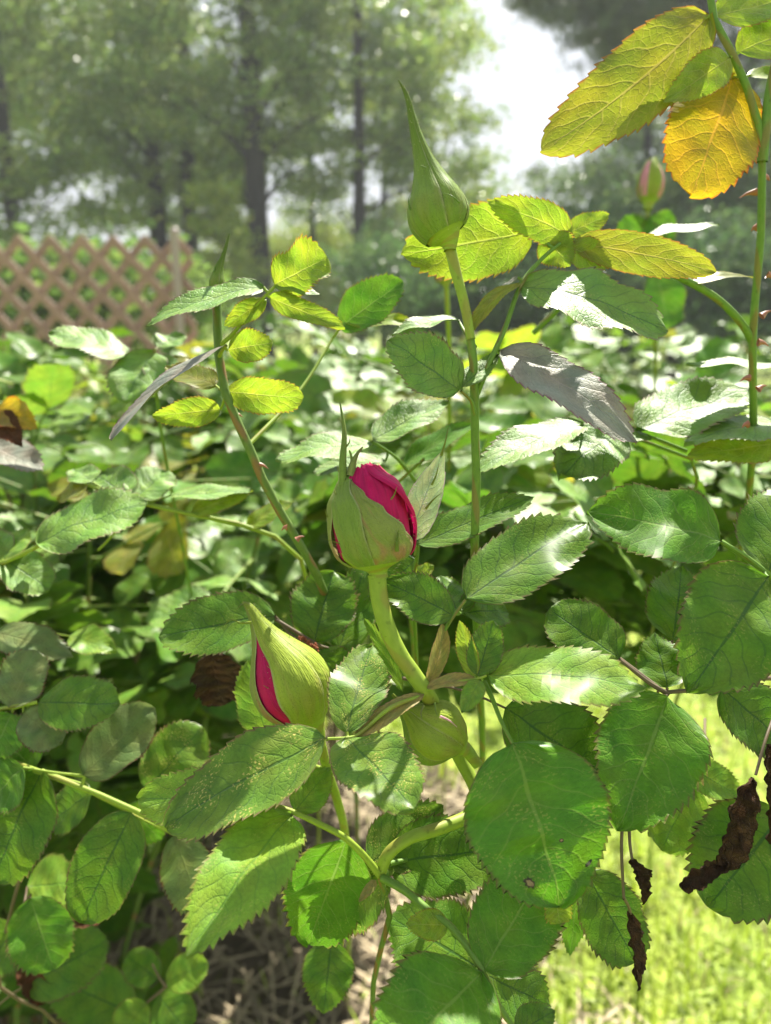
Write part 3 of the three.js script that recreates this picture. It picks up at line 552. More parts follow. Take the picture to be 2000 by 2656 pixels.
compound(Fs, [[1852, 44, 0.291], [1858, 36, 0.293], [1866, 30, 0.295]], 0.0009, [[[1852, 44, 0.291], [2130, -40, 0.30], 120, [0, 0.3, 1], 'young', {}]], SM.bright);
compound(Fs, [[1900, 140, 0.29], [1908, 138, 0.291], [1916, 138, 0.292]], 0.0009, [
  [[1916, 138, 0.292], [2120, 60, 0.30], 130, [0, 0.3, 1], 'young', {}],
  [[1894, 150, 0.289], [1722, 268, 0.28], 100, [0.1, -0.1, 1], 'young', { bend: 0.04 }]], SM.bright);
compound(Fs, [[1940, 232, 0.293], [1930, 205, 0.295], [1915, 195, 0.298]], 0.0009, [
  [[1925, 188, 0.298], [1580, 248, 0.288], 84, [0.1, -0.3, 1], 'warm', { bend: 0.03 }],
  [[1900, 200, 0.297], [1795, 503, 0.286], 250, [0.05, 0.1, 1], 'orange', { a: 0.5, b: 0.6, fold: -0.06, bend: 0.03, amp: 0.035 }],
  [[1942, 196, 0.298], [2120, 215, 0.31], 80, [0, 0.6, 0.8], 'young', {}]], SM.bright);
compound(Fs, [[1950, 885, 0.315], [1930, 848, 0.312], [1860, 775, 0.306], [1720, 700, 0.298], [1640, 672, 0.295], [1540, 650, 0.292], [1480, 632, 0.29]], 0.0017, [
  [[1482, 630, 0.29], [1858, 706, 0.282], 104, [0.05, -0.1, 1], 'warm', { bend: 0.07, b: 0.66, fold: 0.05, amp: 0.04 }],
  [[1486, 616, 0.291], [1262, 524, 0.285], 104, [0.1, -0.1, 1], 'young', { bend: 0.08, fold: 0.05 }],
  [[1472, 606, 0.291], [1580, 556, 0.298], 60, [0, -0.1, 1], 'young', {}],
  [[1478, 640, 0.289], [1590, 690, 0.286], 84, [0, -0.1, 1], 'young', {}],
  [[1415, 612, 0.289], [1480, 690, 0.288], 100, [0, -0.1, 1], 'young', {}],
  [[1792, 738, 0.302], [1955, 722, 0.312], 44, [0, 0.8, 0.6], 'warm', { bend: 0.08 }],
  [[1678, 616, 0.36], [1866, 584, 0.37], 74, [0, 0.85, 0.5], 'glossy', { free: 1 }]], SM.green);

// E: reddish stem with drooping folded leaf
const E = roseStem('leaning reddish rose stem with a drooping grey leaf and sunlit yellow leaflets', [[562, 765, 0.29], [563, 830, 0.29], [566, 880, 0.29], [572, 960, 0.29], [590, 1035, 0.29], [625, 1115, 0.292], [655, 1180, 0.294], [690, 1262, 0.298], [755, 1375, 0.305], [822, 1492, 0.315], [880, 1700, 0.4], [920, 2000, 0.6]], 0.0017, 0.0026, rootAt(930, 2420), SM.cane);
{
  const [b] = bud(E, [[562, 770, 9], [562, 755, 16], [563, 735, 20], [566, 710, 14], [574, 680, 7], [586, 640, 4], [595, 606, 1]], 0.289, [[60, 170, 0.02, 'green'], [-40, 62, 0, 'green'], [168, 322, 0.02, 'green']], SEP.green, { closed: true, hip: 0.3 });
  lobe(b, [[560, 725, 0.287], [556, 700, 0.287], [588, 645, 0.287]], 2.5);
}
compound(E, [[566, 900, 0.29], [600, 870, 0.287], [640, 820, 0.283], [690, 765, 0.28], [714, 742, 0.28]], 0.0009, [
  [[684, 744, 0.28], [378, 846, 0.274], 138, [-0.05, 0.8, 0.62], 'glossy', { b: 0.75, bend: 0.05, fold: 0.1, amp: 0.06 }],
  [[712, 738, 0.28], [850, 668, 0.278], 124, [0.1, -0.1, 1], 'young', { b: 0.5, amp: 0.07, fold: 0.35, wave: 0.16, freq: 9, twist: 0.6 }],
  [[714, 742, 0.28], [832, 766, 0.278], 62, [0, 0.8, 0.6], 'glossy', {}],
  [[700, 772, 0.281], [895, 850, 0.275], 62, [0.1, -0.05, 1], 'young', { wave: 0.12, freq: 8, fold: 0.25, twist: 0.5 }],
  [[690, 780, 0.282], [582, 845, 0.28], 56, [-0.3, -0.05, 1], 'young', { wave: 0.12, freq: 8, fold: 0.25, twist: 0.5 }]], SM.bright);
compound(E, [[567, 930, 0.29], [576, 910, 0.286], [588, 896, 0.284]], 0.0009, [
  [[588, 896, 0.284], [286, 1140, 0.268], 92, [-0.45, 0.75, 0.5], 'purple', { bend: 0.06, b: 0.6, amp: 0.05 }],
  [[592, 908, 0.285], [706, 888, 0.285], 80, [0.1, -0.1, 1], 'young', { b: 0.6, wave: 0.12, freq: 8, fold: 0.3, hook: -0.12 }]], SM.bright);
compound(E, [[585, 1030, 0.29], [584, 1022, 0.291], [585, 1016, 0.292]], 0.0009, [
  [[585, 1016, 0.292], [788, 1030, 0.288], 90, [0, -0.1, 1], 'young', { b: 0.55, bend: 0.05, wave: 0.14, freq: 9, fold: 0.2, twist: -0.5 }],
  [[572, 1062, 0.295], [394, 1078, 0.29], 74, [0, -0.05, 1], 'young', { wave: 0.12, freq: 8, fold: 0.25, twist: 0.5 }],
  [[560, 1000, 0.30], [430, 950, 0.31], 84, [0, 0.7, 0.7], 'warm', {}]], SM.bright);
for (const [x, y, tx, ty] of [[606, 1075, 630, 1082], [668, 1205, 696, 1216], [770, 1400, 790, 1392], [745, 1368, 730, 1376]]) thorn(E, x, y, 0.295, tx, ty, 0.0009);
compound(E, [[640, 1160, 0.293], [780, 1010, 0.32], [880, 850, 0.34]], 0.0009, [
  [[880, 852, 0.33], [1046, 730, 0.325], 120, [0.2, 0.35, 0.9], 'pale', { fold: 0.3, b: 0.6 }],
  [[893, 836, 0.33], [1090, 842, 0.325], 70, [0, 0.7, 0.7], 'young', {}]], SM.bright);

// B: half-open bud, and D the small bud below its node
const B = roseStem('curving rose stem with a half-open magenta bud above a small closed bud', [[978, 1490, 0.256], [984, 1550, 0.256], [1000, 1615, 0.256], [1030, 1685, 0.257], [1070, 1745, 0.258], [1103, 1792, 0.259], [1135, 1850, 0.268], [1190, 1960, 0.275], [1236, 2060, 0.272], [1222, 2108, 0.268], [1150, 2145, 0.262], [1060, 2175, 0.258], [1008, 2215, 0.257], [985, 2268, 0.258]], 0.0030, 0.0020, [0.02, 0, -0.52], SM.bright, true);
part('cane', tube([new THREE.Vector3(0.02, 0, -0.52), ...bed([[965, 2600, 0.34], [1012, 2350, 0.275], [985, 2266, 0.2585]])], 0.0016, 0.0011, { n: 24, r: 8 }), SM.cane, B);
{
  const ax = [[983, 1500, 25], [980, 1480, 28], [977, 1461, 68], [974, 1438, 92], [967, 1390, 104], [960, 1335, 103], [954, 1285, 94], [946, 1246, 70], [940, 1214, 40], [928, 1190, 20], [912, 1165, 8]];
  const fr = budFrame(ax, 0.256), b = part('bud', patch(fr, 0, 0.34, 0, 360, () => 0.99, 14, 24), SM.bright, B);
  part('petal', patch(fr, 0.2, 0.76, 0, 360, (s, u) => 0.93 + 0.02 * nz(s * 12, u * 5), 20, 30), petalMat, b);
  const wav = (u, i) => 0.035 * nz(u * 9, 2, 4) * i * i + 0.012 * nz(u * 26, 7, 4) * i * i;
  part('petal', patch(fr, 0.25, 0.79, 44, 168, (s, u, i) => 0.975 + 0.13 * i ** 4 + 0.05 * nz(u * 6, i * 5, 2) + 0.10 * i * i * nz(u * 13, i * 6, 21), 30, 30, wav), petalMat, b);
  part('petal', patch(fr, 0.25, 0.79, -70, (s) => 2 + 78 * sm(0.36, 0.8, s), (s, u, i) => 1.0 + 0.13 * sm(0.35, 0.9, u) - 0.05 * sm(0.9, 1, u) + 0.04 * i ** 4 + 0.025 * nz(u * 5, i * 7, 6) + 0.06 * i * i * nz(u * 12, i * 6, 25), 30, 26, wav), petalMat, b);
  part('petal', patch(fr, 0.3, 0.80, 160, 310, (s, u, i) => 0.93 + 0.08 * i ** 4 + 0.03 * nz(u * 7, i * 5, 9), 24, 26, wav), petalMat, b);
  part('petal', patch(fr, 0.55, 0.82, 20, 150, (s, u, i) => 0.74 + 0.04 * nz(u * 7, i * 4, 12), 14, 26, wav), petalMat, b);
  part('sepal', patch(fr, 0.2, 0.74, keyed([[0.2, -14], [0.32, 10], [0.42, 40], [0.52, 68], [0.60, 92], [0.74, 118]]), keyed([[0.2, 100], [0.6, 116], [0.74, 122]]), swell(0.05, 0.03), 34, 16), SEP.blush, b);
  part('sepal', patch(fr, 0.2, 1.0, keyed([[0.2, 92], [0.5, 100], [0.7, 118], [0.85, 128], [1, 120]]), keyed([[0.2, 132], [0.36, 138], [0.6, 152], [0.8, 160], [1, 220]]), swell(0.09, 0.05), 34, 14), SEP.green, b);
  part('sepal', patch(fr, 0.2, 0.86, keyed([[0.2, 150], [0.38, 160], [0.56, 150], [0.86, 140]]), 232, swell(0.06, 0.05), 30, 14), SEP.blush, b);
  part('sepal', patch(fr, 0.18, 0.5, 232, 350, swell(0.04, 0.04), 14, 14), SEP.green, b);
  lobe(b, [[890, 1262, 0.250], [889, 1200, 0.250], [893, 1120, 0.252], [882, 1044, 0.254]], 13, SEP.green);
  lobe(b, [[908, 1236, 0.250], [918, 1195, 0.251], [930, 1172, 0.252], [941, 1160, 0.253]], 13, SEP.blush);
  leaflet(b, [1058, 1408, 0.262], [1152, 1166, 0.268], 92, [-0.3, 0.2, 0.95], 'downy', { teeth: 5, amp: 0.02, a: 0.55, b: 0.95, fold: -0.1, bend: -0.04, bow: -0.02 }, 'sepal');
  lobe(b, [[1144, 1182, 0.268], [1154, 1150, 0.268], [1163, 1109, 0.269]], 4, SEP.lime); lobe(b, [[1120, 1258, 0.266], [1130, 1236, 0.266], [1139, 1202, 0.266]], 3.5, SEP.lime); lobe(b, [[1104, 1320, 0.265], [1124, 1296, 0.265], [1146, 1278, 0.265]], 3.5, SEP.lime);
  lobe(b, [[1030, 1430, 0.2435], [1030, 1405, 0.243], [1034, 1375, 0.2438]], 6, LM.young); lobe(b, [[903, 1428, 0.247], [880, 1410, 0.246], [832, 1395, 0.247]], 2.2, SEP.lime); lobe(b, [[886, 1298, 0.249], [873, 1284, 0.249], [866, 1268, 0.25]], 4, SEP.lime); lobe(b, [[904, 1458, 0.255], [906, 1474, 0.254], [904, 1486, 0.254]], 3, SEP.green);
}
{
  const ax = [[1240, 1985, 14], [1212, 1948, 18], [1196, 1936, 25], [1178, 1924, 48], [1154, 1910, 65], [1126, 1894, 70], [1098, 1876, 58], [1074, 1857, 34], [1054, 1840, 19], [1034, 1820, 9], [1018, 1800, 3]];
  const [b] = bud(B, ax, 0.262, [[68, 150, 0.0, 'lime'], [0, 76, 0.07, 'lime'], [-70, 4, 0, 'lime'], [140, 222, 0.07, 'green'], [218, 294, 0.0, 'green']], SEP.lime, { hip: 0.36, start: 0.2, swell: 0.24, petalTop: 0.6 }); hairs(B, budFrame(ax, 0.262), 0.2, 0.9, 100);
  lobe(b, [[1100, 1830, 0.246], [1092, 1850, 0.245], [1096, 1868, 0.244]], 3.5, SEP.blush); lobe(b, [[1128, 1822, 0.245], [1130, 1842, 0.244], [1134, 1856, 0.2435]], 3, SEP.green);
  lobe(b, [[1142, 1858, 0.2415], [1164, 1868, 0.2415], [1186, 1886, 0.243]], 3.5, Object.assign(petalMat.clone(), { map: null, color: new THREE.Color().setRGB(0.75, 0.42, 0.5) }));
}
for (const q of [[[887, 1236, 0.25], [878, 1222, 0.25], [874, 1206, 0.25]], [[897, 1160, 0.251], [906, 1148, 0.251], [908, 1134, 0.252]], [[1010, 1300, 0.2465], [1022, 1284, 0.246], [1030, 1262, 0.246]], [[864, 1350, 0.253], [850, 1340, 0.252], [842, 1322, 0.252]]]) lobe(B, q, 3, SEP.lime);
hairs(B, budFrame([[983, 1500, 25], [977, 1461, 68], [967, 1390, 105], [960, 1335, 105]], 0.256), 0.1, 0.9, 110);
// bracts around the node
for (const [b, t, w, h, k, o] of [
  [[1100, 1800, 0.256], [925, 1908, 0.248], 52, [-0.2, 0.6, 0.75], 'bract', { teeth: 12, amp: 0.03, b: 0.4, fold: 0.3 }],
  [[1108, 1784, 0.256], [1232, 1764, 0.25], 40, [0.1, 0.7, 0.7], 'bract', { teeth: 12, amp: 0.03, b: 0.4, bend: 0.08, fold: 0.3 }],
  [[1112, 1770, 0.26], [1148, 1618, 0.262], 52, [0.4, 0.1, 0.9], 'bract', { teeth: 12, amp: 0.03, b: 0.6, bow: 0.07 }],
  [[1046, 1796, 0.262], [944, 1604, 0.262], 30, [0.3, 0.3, 0.9], 'light', { teeth: 9, amp: 0.16, b: 0.5, bow: 0.03 }],
  [[1026, 1756, 0.264], [998, 1674, 0.264], 16, [0.3, 0.3, 0.9], 'light', { teeth: 5, amp: 0.1, b: 0.5 }],
  [[976, 2282, 0.254], [930, 2340, 0.25], 24, [0, 0.4, 0.9], 'bract', { teeth: 5, amp: 0.04 }]]) leaflet(B, b, t, w, h, k, o, 'bract');
compound(B, [[1100, 1802, 0.257], [1010, 1838, 0.25], [925, 1908, 0.247], [900, 1914, 0.246], [850, 1916, 0.246]], 0.0008, [
  [[900, 1898, 0.247], [966, 1672, 0.276], 146, [-0.05, 0.75, 0.66], 'spotted', { b: 0.62, fold: 0.08 }],
  [[846, 1916, 0.25], [428, 2146, 0.247], 240, [-0.12, 0.8, 0.6], 'spotted', { b: 0.62, bend: 0.03, fold: 0.1, amp: 0.045 }],
  [[898, 1916, 0.246], [1074, 2100, 0.218], 205, [0.1, 0.75, 0.66], 'spotted', { b: 0.64, bend: 0.03, amp: 0.045 }]], SM.bright);
compound(B, [[1106, 1790, 0.257], [1180, 1768, 0.252], [1234, 1762, 0.25], [1262, 1752, 0.25]], 0.0007, [
  [[1231, 1754, 0.251], [1192, 1608, 0.256], 56, [-0.5, 0.1, 0.8], 'young', { fold: 0.2 }],
  [[1240, 1754, 0.25], [1280, 1610, 0.255], 88, [0.05, 0.4, 0.9], 'mature', { b: 0.7 }],
  [[1246, 1764, 0.249], [1197, 1850, 0.243], 54, [0, 0.5, 0.85], 'light', {}],
  [[1266, 1752, 0.25], [1680, 1786, 0.238], 205, [0.02, 0.83, 0.56], 'light', { b: 0.74, fold: 0.08, bend: 0.05 }]], SM.bright);
compound(B, [[1118, 1770, 0.262], [1132, 1680, 0.264], [1172, 1604, 0.262], [1208, 1556, 0.262]], 0.0009, [
  [[1210, 1554, 0.262], [1524, 1356, 0.285], 192, [-0.05, 0.68, 0.73], 'mature', { b: 0.66, fold: 0.14, bend: 0.03 }],
  [[1176, 1596, 0.262], [994, 1508, 0.262], 124, [-0.05, 0.5, 0.85], 'mature', { b: 0.66 }],
  [[1190, 1592, 0.268], [1140, 1495, 0.29], 120, [0.1, 0.6, 0.8], 'mature', {}],
  [[1196, 1590, 0.27], [1320, 1590, 0.285], 120, [0, 0.6, 0.8], 'mature', {}]], SM.green);
compound(B, [[1256, 1768, 0.256], [1276, 1810, 0.252], [1300, 1870, 0.248], [1330, 1930, 0.243]], 0.0009, [
  [[1330, 1928, 0.243], [1452, 2352, 0.232], 372, [0.03, 0.5, 0.86], 'blotch', { flip: true, a: 0.48, b: 0.66, fold: 0.15, bend: 0.07, amp: 0.028, teeth: 24, rough: 0.11, wave: 0.06, freq: 9 }],
  [[1440, 2318, 0.236], [1452, 2396, 0.236], 66, [0, 0.1, 1], 'young', { free: 1, b: 0.4, amp: 0.12, teeth: 7 }]], SM.green);
compound(B, [[985, 2270, 0.257], [940, 2215, 0.252], [890, 2170, 0.249], [830, 2138, 0.247], [765, 2108, 0.246], [690, 2082, 0.246]], 0.0013, [
  [[756, 2111, 0.245], [484, 2486, 0.206], 222, [-0.1, 0.8, 0.6], 'light', { b: 0.84, fold: 0.1, bend: 0.04, amp: 0.06, teeth: 20 }],
  [[765, 2104, 0.247], [858, 1990, 0.255], 92, [0.1, 0.4, 0.9], 'light', {}],
  [[688, 2082, 0.247], [358, 2072, 0.262], 150, [0, 0.6, 0.8], 'light', { amp: 0.06, b: 0.6 }],
  [[900, 2176, 0.262], [800, 2450, 0.285], 210, [0.1, 0.5, 0.85], 'pale', { b: 0.6 }],
  [[960, 2240, 0.27], [1150, 2090, 0.285], 150, [0, 0.4, 0.9], 'spotted', {}],
  [[995, 2248, 0.268], [832, 2392, 0.285], 170, [0, 0.4, 0.9], 'spotted', { b: 0.6 }]], SM.bright);
compound(B, [[990, 2276, 0.256], [1050, 2310, 0.252], [1110, 2360, 0.248], [1165, 2400, 0.246], [1215, 2460, 0.243], [1252, 2520, 0.24], [1290, 2600, 0.238], [1340, 2680, 0.236]], 0.0014, [
  [[1162, 2399, 0.246], [1052, 2396, 0.243], 72, [0, 0.5, 0.85], 'young', {}],
  [[1256, 2516, 0.24], [1424, 2240, 0.252], 214, [0.1, 0.45, 0.88], 'pale', { b: 0.66 }],
  [[1249, 2522, 0.239], [985, 2790, 0.208], 290, [-0.05, 0.7, 0.7], 'pale', { b: 0.66, fold: 0.1, amp: 0.05 }],
  [[1240, 2510, 0.262], [1010, 2380, 0.30], 210, [0, 0.6, 0.8], 'mature', {}],
  [[1262, 2530, 0.262], [1430, 2610, 0.27], 150, [0, 0.6, 0.8], 'mature', {}],
  [[1340, 2680, 0.236], [1440, 2620, 0.24], 90, [0, 0.6, 0.8], 'mature', {}]], SM.green);
compound(B, [[1010, 2240, 0.268], [1060, 2230, 0.272], [1100, 2230, 0.275]], 0.001, [
  [[1010, 2236, 0.272], [1318, 2200, 0.268], 196, [0, 0.6, 0.8], 'mature', { a: 0.45, b: 0.55, amp: 0.05 }]]);

// C: bud showing a red slit
const C = roseStem('short rose stem with a plump bud split open along a crimson slit', [[826, 1900, 0.285], [832, 1950, 0.288], [845, 1990, 0.293], [870, 2060, 0.313], [900, 2200, 0.393]], 0.0019, 0.0022, rootAt(900, 2600), SM.bright);
{
  const ax = [[830, 1935, 15], [827, 1905, 17], [820, 1878, 24], [805, 1852, 58], [786, 1824, 82], [763, 1787, 97], [738, 1740, 90], [713, 1694, 63], [689, 1650, 36], [668, 1612, 20], [655, 1588, 14], [642, 1570, 9], [628, 1562, 3]];
  const [b] = bud(C, ax, 0.285, [[36, keyed([[0.2, 136], [0.36, 110], [0.56, 99], [0.72, 122], [1, 124]]), 0.05, 'lime'], [-36, 42, 0.0, 'lime'], [keyed([[0.2, 134], [0.36, 137], [0.56, 140], [0.72, 119], [1, 116]]), 232, 0.03, 'blush'], [228, 330, 0.0, 'green']], SEP.lime, { hip: 0.36, start: 0.2, petalTop: 0.7 }); hairs(C, budFrame(ax, 0.285), 0.2, 0.9, 170, -30, 105);
  part('petal', patch(budFrame(ax, 0.285), 0.3, 0.68, 92, (s) => 120 + 5 * nz(s * 9, 2, 2), (s, u) => 0.995 + 0.02 * sm(0.6, 1, (u + 1) / 2), 20, 10), petalMat, b);
  lobe(b, [[652, 1614, 0.281], [625, 1616, 0.28], [600, 1607, 0.28], [582, 1622, 0.28]], 4, SEP.lime); lobe(b, [[634, 1563, 0.283], [624, 1570, 0.282], [614, 1582, 0.282]], 2, SEP.blush); lobe(b, [[708, 1792, 0.2735], [696, 1785, 0.273], [682, 1777, 0.2725]], 1.8, SEP.lime); lobe(b, [[706, 1737, 0.2745], [698, 1731, 0.274], [692, 1727, 0.274]], 1.5, SEP.lime); lobe(b, [[828, 1730, 0.285], [824, 1706, 0.285], [823, 1692, 0.285]], 2.2, SEP.lime); lobe(b, [[794, 1704, 0.283], [788, 1690, 0.283], [797, 1680, 0.283]], 1.8, SEP.lime);
}
compound(C, [[850, 2000, 0.295], [780, 1970, 0.303], [692, 1905, 0.305]], 0.0009, [[[692, 1905, 0.305], [640, 1712, 0.313], 110, [-0.3, 0.4, 0.85], 'light', { amp: 0.06 }]], SM.bright);

// R: shoot reaching in at the side
const Rr = roseStem('low arching rose shoot with broad dark leaves and withered brown leaves', [[1606, 1708, 0.272], [1665, 1755, 0.27], [1735, 1800, 0.268], [1870, 1782, 0.272], [2010, 1756, 0.28], [2200, 1900, 0.36]], 0.0008, 0.002, [0.5, 0, -0.6], SM.wood);
compound(Rr, [[1735, 1800, 0.268], [1690, 1775, 0.268], [1606, 1710, 0.27]], 0.0009, [
  [[1606, 1708, 0.27], [1424, 1580, 0.276], 176, [0, 0.55, 0.83], 'mature', { a: 0.4, b: 0.45, amp: 0.03 }],
  [[1732, 1784, 0.268], [1698, 1640, 0.28], 130, [0, 0.5, 0.85], 'mature', {}],
  [[1730, 1806, 0.266], [1604, 2156, 0.25], 268, [0, 0.5, 0.86], 'pale', { b: 0.78, amp: 0.045, fold: 0.17, bend: 0.05, rough: 0.09 }],
  [[1745, 1660, 0.29], [1768, 1470, 0.31], 160, [0, 0.5, 0.86], 'mature', { free: 1 }],
  [[1310, 1836, 0.272], [1600, 2030, 0.268], 226, [0.05, 0.5, 0.86], 'mature', { free: 1, b: 0.6 }]], SM.wood);
compound(Rr, [[1870, 1782, 0.272], [1874, 1785, 0.272], [1880, 1790, 0.272]], 0.0009, [
  [[1872, 1786, 0.272], [2060, 1960, 0.27], 170, [0, 0.5, 0.86], 'mature', {}],
  [[1790, 1990, 0.31], [1930, 2072, 0.31], 92, [0.1, 0.4, 0.9], 'light', { free: 1 }],
  [[1800, 2040, 0.31], [1714, 2204, 0.30], 150, [0, 0.3, 0.95], 'light', { free: 1, b: 0.5 }],
  [[2030, 2110, 0.27], [1836, 2352, 0.262], 270, [0, 0.55, 0.83], 'mature', { free: 1, b: 0.6 }],
  [[1520, 2262, 0.29], [1650, 2496, 0.285], 166, [0.1, 0.3, 0.95], 'mature', { free: 1, b: 0.5 }],
  [[1500, 2270, 0.30], [1478, 2480, 0.30], 80, [0.3, 0.3, 0.9], 'pale', { free: 1 }]], SM.wood);
for (const [b, t, w, h, o] of [
  [[1952, 2016, 0.256], [1866, 2262, 0.252], 84, [-0.2, 0.2, 1], { roll: 1.3, crumple: 0.22, bow: 0.03, b: 0.4, amp: 0.03, twist: 0.8 }],
  [[1886, 2236, 0.252], [1764, 2300, 0.25], 60, [-0.1, 0.4, 1], { roll: 1.2, crumple: 0.22, b: 0.4, amp: 0.04 }],
  [[1995, 1930, 0.262], [1998, 2190, 0.258], 76, [0.2, 0.2, 1], { roll: 1.0, crumple: 0.22, b: 0.5, twist: 0.7 }],
  [[1640, 2226, 0.257], [1668, 2345, 0.256], 54, [0.3, 0.2, 1], { roll: 1.3, crumple: 0.22, b: 0.4, amp: 0.06, twist: 1.2 }],
  [[1632, 2362, 0.262], [1656, 2570, 0.258], 58, [0.5, 0.1, 1], { roll: 1.2, crumple: 0.2, b: 0.6, amp: 0.05, twist: 0.9 }]]) leaflet(Rr, b, t, w, h, 'dead', { seed: b[0] * 0.37, ...o }, 'withered_leaf');
for (const p of [[[1616, 2120, 0.26], [1612, 2190, 0.258], [1618, 2330, 0.257]], [[1632, 2140, 0.26], [1634, 2190, 0.258], [1640, 2230, 0.257]], [[2010, 1850, 0.27], [1985, 1920, 0.262], [1960, 2010, 0.257]], [[1618, 2330, 0.257], [1630, 2350, 0.26], [1636, 2370, 0.262]]]) part('withered_stalk', tube(bed(p), 0.0006, 0.0005, { n: 10, r: 5 }), SM.wood, Rr);
const R2 = roseStem('rose shoot holding three broad flat green leaves close together', [[1870, 1404, 0.268], [1925, 1436, 0.268], [1996, 1492, 0.27], [2100, 1640, 0.29], [2200, 2000, 0.4]], 0.0009, 0.002, [0.45, 0, -0.5], SM.green);
compound(R2, [[1996, 1492, 0.27], [1930, 1440, 0.268], [1870, 1404, 0.267]], 0.001, [
  [[1870, 1404, 0.267], [1522, 1328, 0.278], 236, [-0.03, 0.58, 0.82], 'pale', { a: 0.5, b: 0.74, amp: 0.03, bend: 0.04, fold: 0.14, rough: 0.08 }],
  [[1992, 1496, 0.266], [1786, 1796, 0.25], 292, [0.05, 0.52, 0.86], 'mature', { a: 0.5, b: 0.8, amp: 0.035, fold: 0.16, bend: 0.04, rough: 0.09 }],
  [[1994, 1488, 0.27], [2030, 1262, 0.29], 200, [0, 0.55, 0.83], 'mature', {}]], SM.green);

// M: leaves of the middle ground just behind the buds
const Mm = roseStem('slender rose shoot with broad grey green leaves catching sun glare', [[1100, 1190, 0.34], [1040, 1210, 0.345], [1010, 1320, 0.36], [1060, 1560, 0.42], [1080, 1900, 0.56]], 0.0008, 0.002, rootAt(1080, 2360), SM.green);
compound(Mm, [[1080, 1250, 0.35], [1030, 1190, 0.34], [990, 1160, 0.335], [966, 1145, 0.33]], 0.0009, [
  [[968, 1142, 0.33], [1168, 1044, 0.335], 130, [0, 0.8, 0.6], 'glossy', { bend: 0.04 }],
  [[966, 1156, 0.33], [714, 1194, 0.325], 140, [0, 0.86, 0.5], 'glossy', { bend: 0.05 }],
  [[1000, 1196, 0.335], [810, 1226, 0.33], 110, [0, 0.86, 0.5], 'glossy', {}],
  [[1050, 1206, 0.345], [1236, 1095, 0.35], 90, [0.1, 0.8, 0.5], 'pale', {}]], SM.green);
const M2 = roseStem('rose shoot with crinkled dark leaf and pale glossy leaves near the thorny cane', [[1510, 1110, 0.33], [1600, 1130, 0.335], [1655, 1140, 0.335], [1780, 1180, 0.34], [1800, 1300, 0.4], [1700, 1600, 0.6]], 0.0008, 0.002, rootAt(1640, 1990), SM.green);
compound(M2, [[1780, 1170, 0.34], [1690, 1135, 0.335], [1620, 1120, 0.33], [1515, 1104, 0.325]], 0.0009, [
  [[1514, 1104, 0.32], [1226, 1232, 0.30], 150, [-0.05, 0.85, 0.5], 'glossy', { bend: 0.05 }],
  [[1612, 1122, 0.325], [1452, 1236, 0.31], 156, [0, 0.6, 0.8], 'glossy', { rough: 0.14, bend: 0.06, b: 0.55 }],
  [[1650, 1114, 0.33], [1940, 1010, 0.345], 180, [0, 0.72, 0.7], 'glossy', { b: 0.64 }],
  [[1612, 1120, 0.33], [1690, 1140, 0.326], 60, [0, 0.8, 0.6], 'glossy', {}],
  [[2020, 1100, 0.335], [1774, 1152, 0.32], 150, [0, 0.85, 0.5], 'glossy', { free: 1, bend: 0.05 }],
  [[2030, 1150, 0.332], [1784, 1180, 0.325], 110, [0, 0.6, 0.8], 'young', { free: 1 }],
  [[2020, 950, 0.34], [1780, 944, 0.335], 96, [0, 0.92, 0.36], 'glossy', { free: 1 }]], SM.green);
const M3 = roseStem('rose shoot with a narrow dark leaf beside the half-open bud', [[1084, 1413, 0.29], [1076, 1440, 0.292], [1070, 1480, 0.295], [1080, 1700, 0.34]], 0.0008, 0.0016, rootAt(1090, 2520), SM.green);
compound(M3, [[1078, 1440, 0.291], [1080, 1425, 0.29], [1084, 1413, 0.289]], 0.0008, [
  [[1084, 1413, 0.288], [1386, 1288, 0.29], 120, [0, 0.75, 0.66], 'mature', { b: 0.72 }],
  [[1080, 1500, 0.292], [1126, 1466, 0.29], 50, [0, 0.7, 0.7], 'young', { free: 1 }],
  [[1078, 1450, 0.30], [960, 1560, 0.30], 120, [0, 0.6, 0.8], 'mature', {}]], SM.green);

// U5: dark leaves behind the split bud
const U = roseStem('thin brown rose twig with dark leaves behind the split bud', [[704, 1600, 0.315], [760, 1650, 0.316], [820, 1672, 0.317], [890, 1690, 0.32], [960, 1800, 0.36]], 0.0008, 0.0015, rootAt(1010, 2480), SM.wood);
compound(U, [[820, 1672, 0.317], [760, 1650, 0.316], [714, 1598, 0.315]], 0.0008, [
  [[714, 1597, 0.314], [412, 1654, 0.312], 170, [0, 0.6, 0.8], 'mature', { b: 0.66 }],
  [[816, 1664, 0.317], [866, 1482, 0.33], 162, [0, 0.5, 0.86], 'mature', { a: 0.45, b: 0.5 }],
  [[880, 1684, 0.32], [950, 1460, 0.34], 130, [0, 0.55, 0.83], 'mature', {}],
  [[826, 1690, 0.317], [905, 1800, 0.32], 120, [0, 0.5, 0.86], 'mature', {}]], SM.wood);
{
  const t = thing('frass_clump', 'small rust brown crumbly clump clinging to the thin twig', 'debris', P(802, 1668, 0.3145).toArray()); const gs = [];
  for (let i = 0; i < 46; i++) { const g = new THREE.IcosahedronGeometry(rr(0.0004, 0.0007), 0), c = P(776 + i * 1.08, 1655 + i * 0.55 + rr(-9, 9), 0.3135 + rr(-0.001, 0.001)); g.translate(c.x, c.y, c.z); gs.push(g); }
  part('crumbs', mergeGeometries(gs), new THREE.MeshStandardMaterial({ color: new THREE.Color().setRGB(0.26, 0.075, 0.03), roughness: 0.9, name: 'frass' }), t).userData.kind = 'stuff';
}

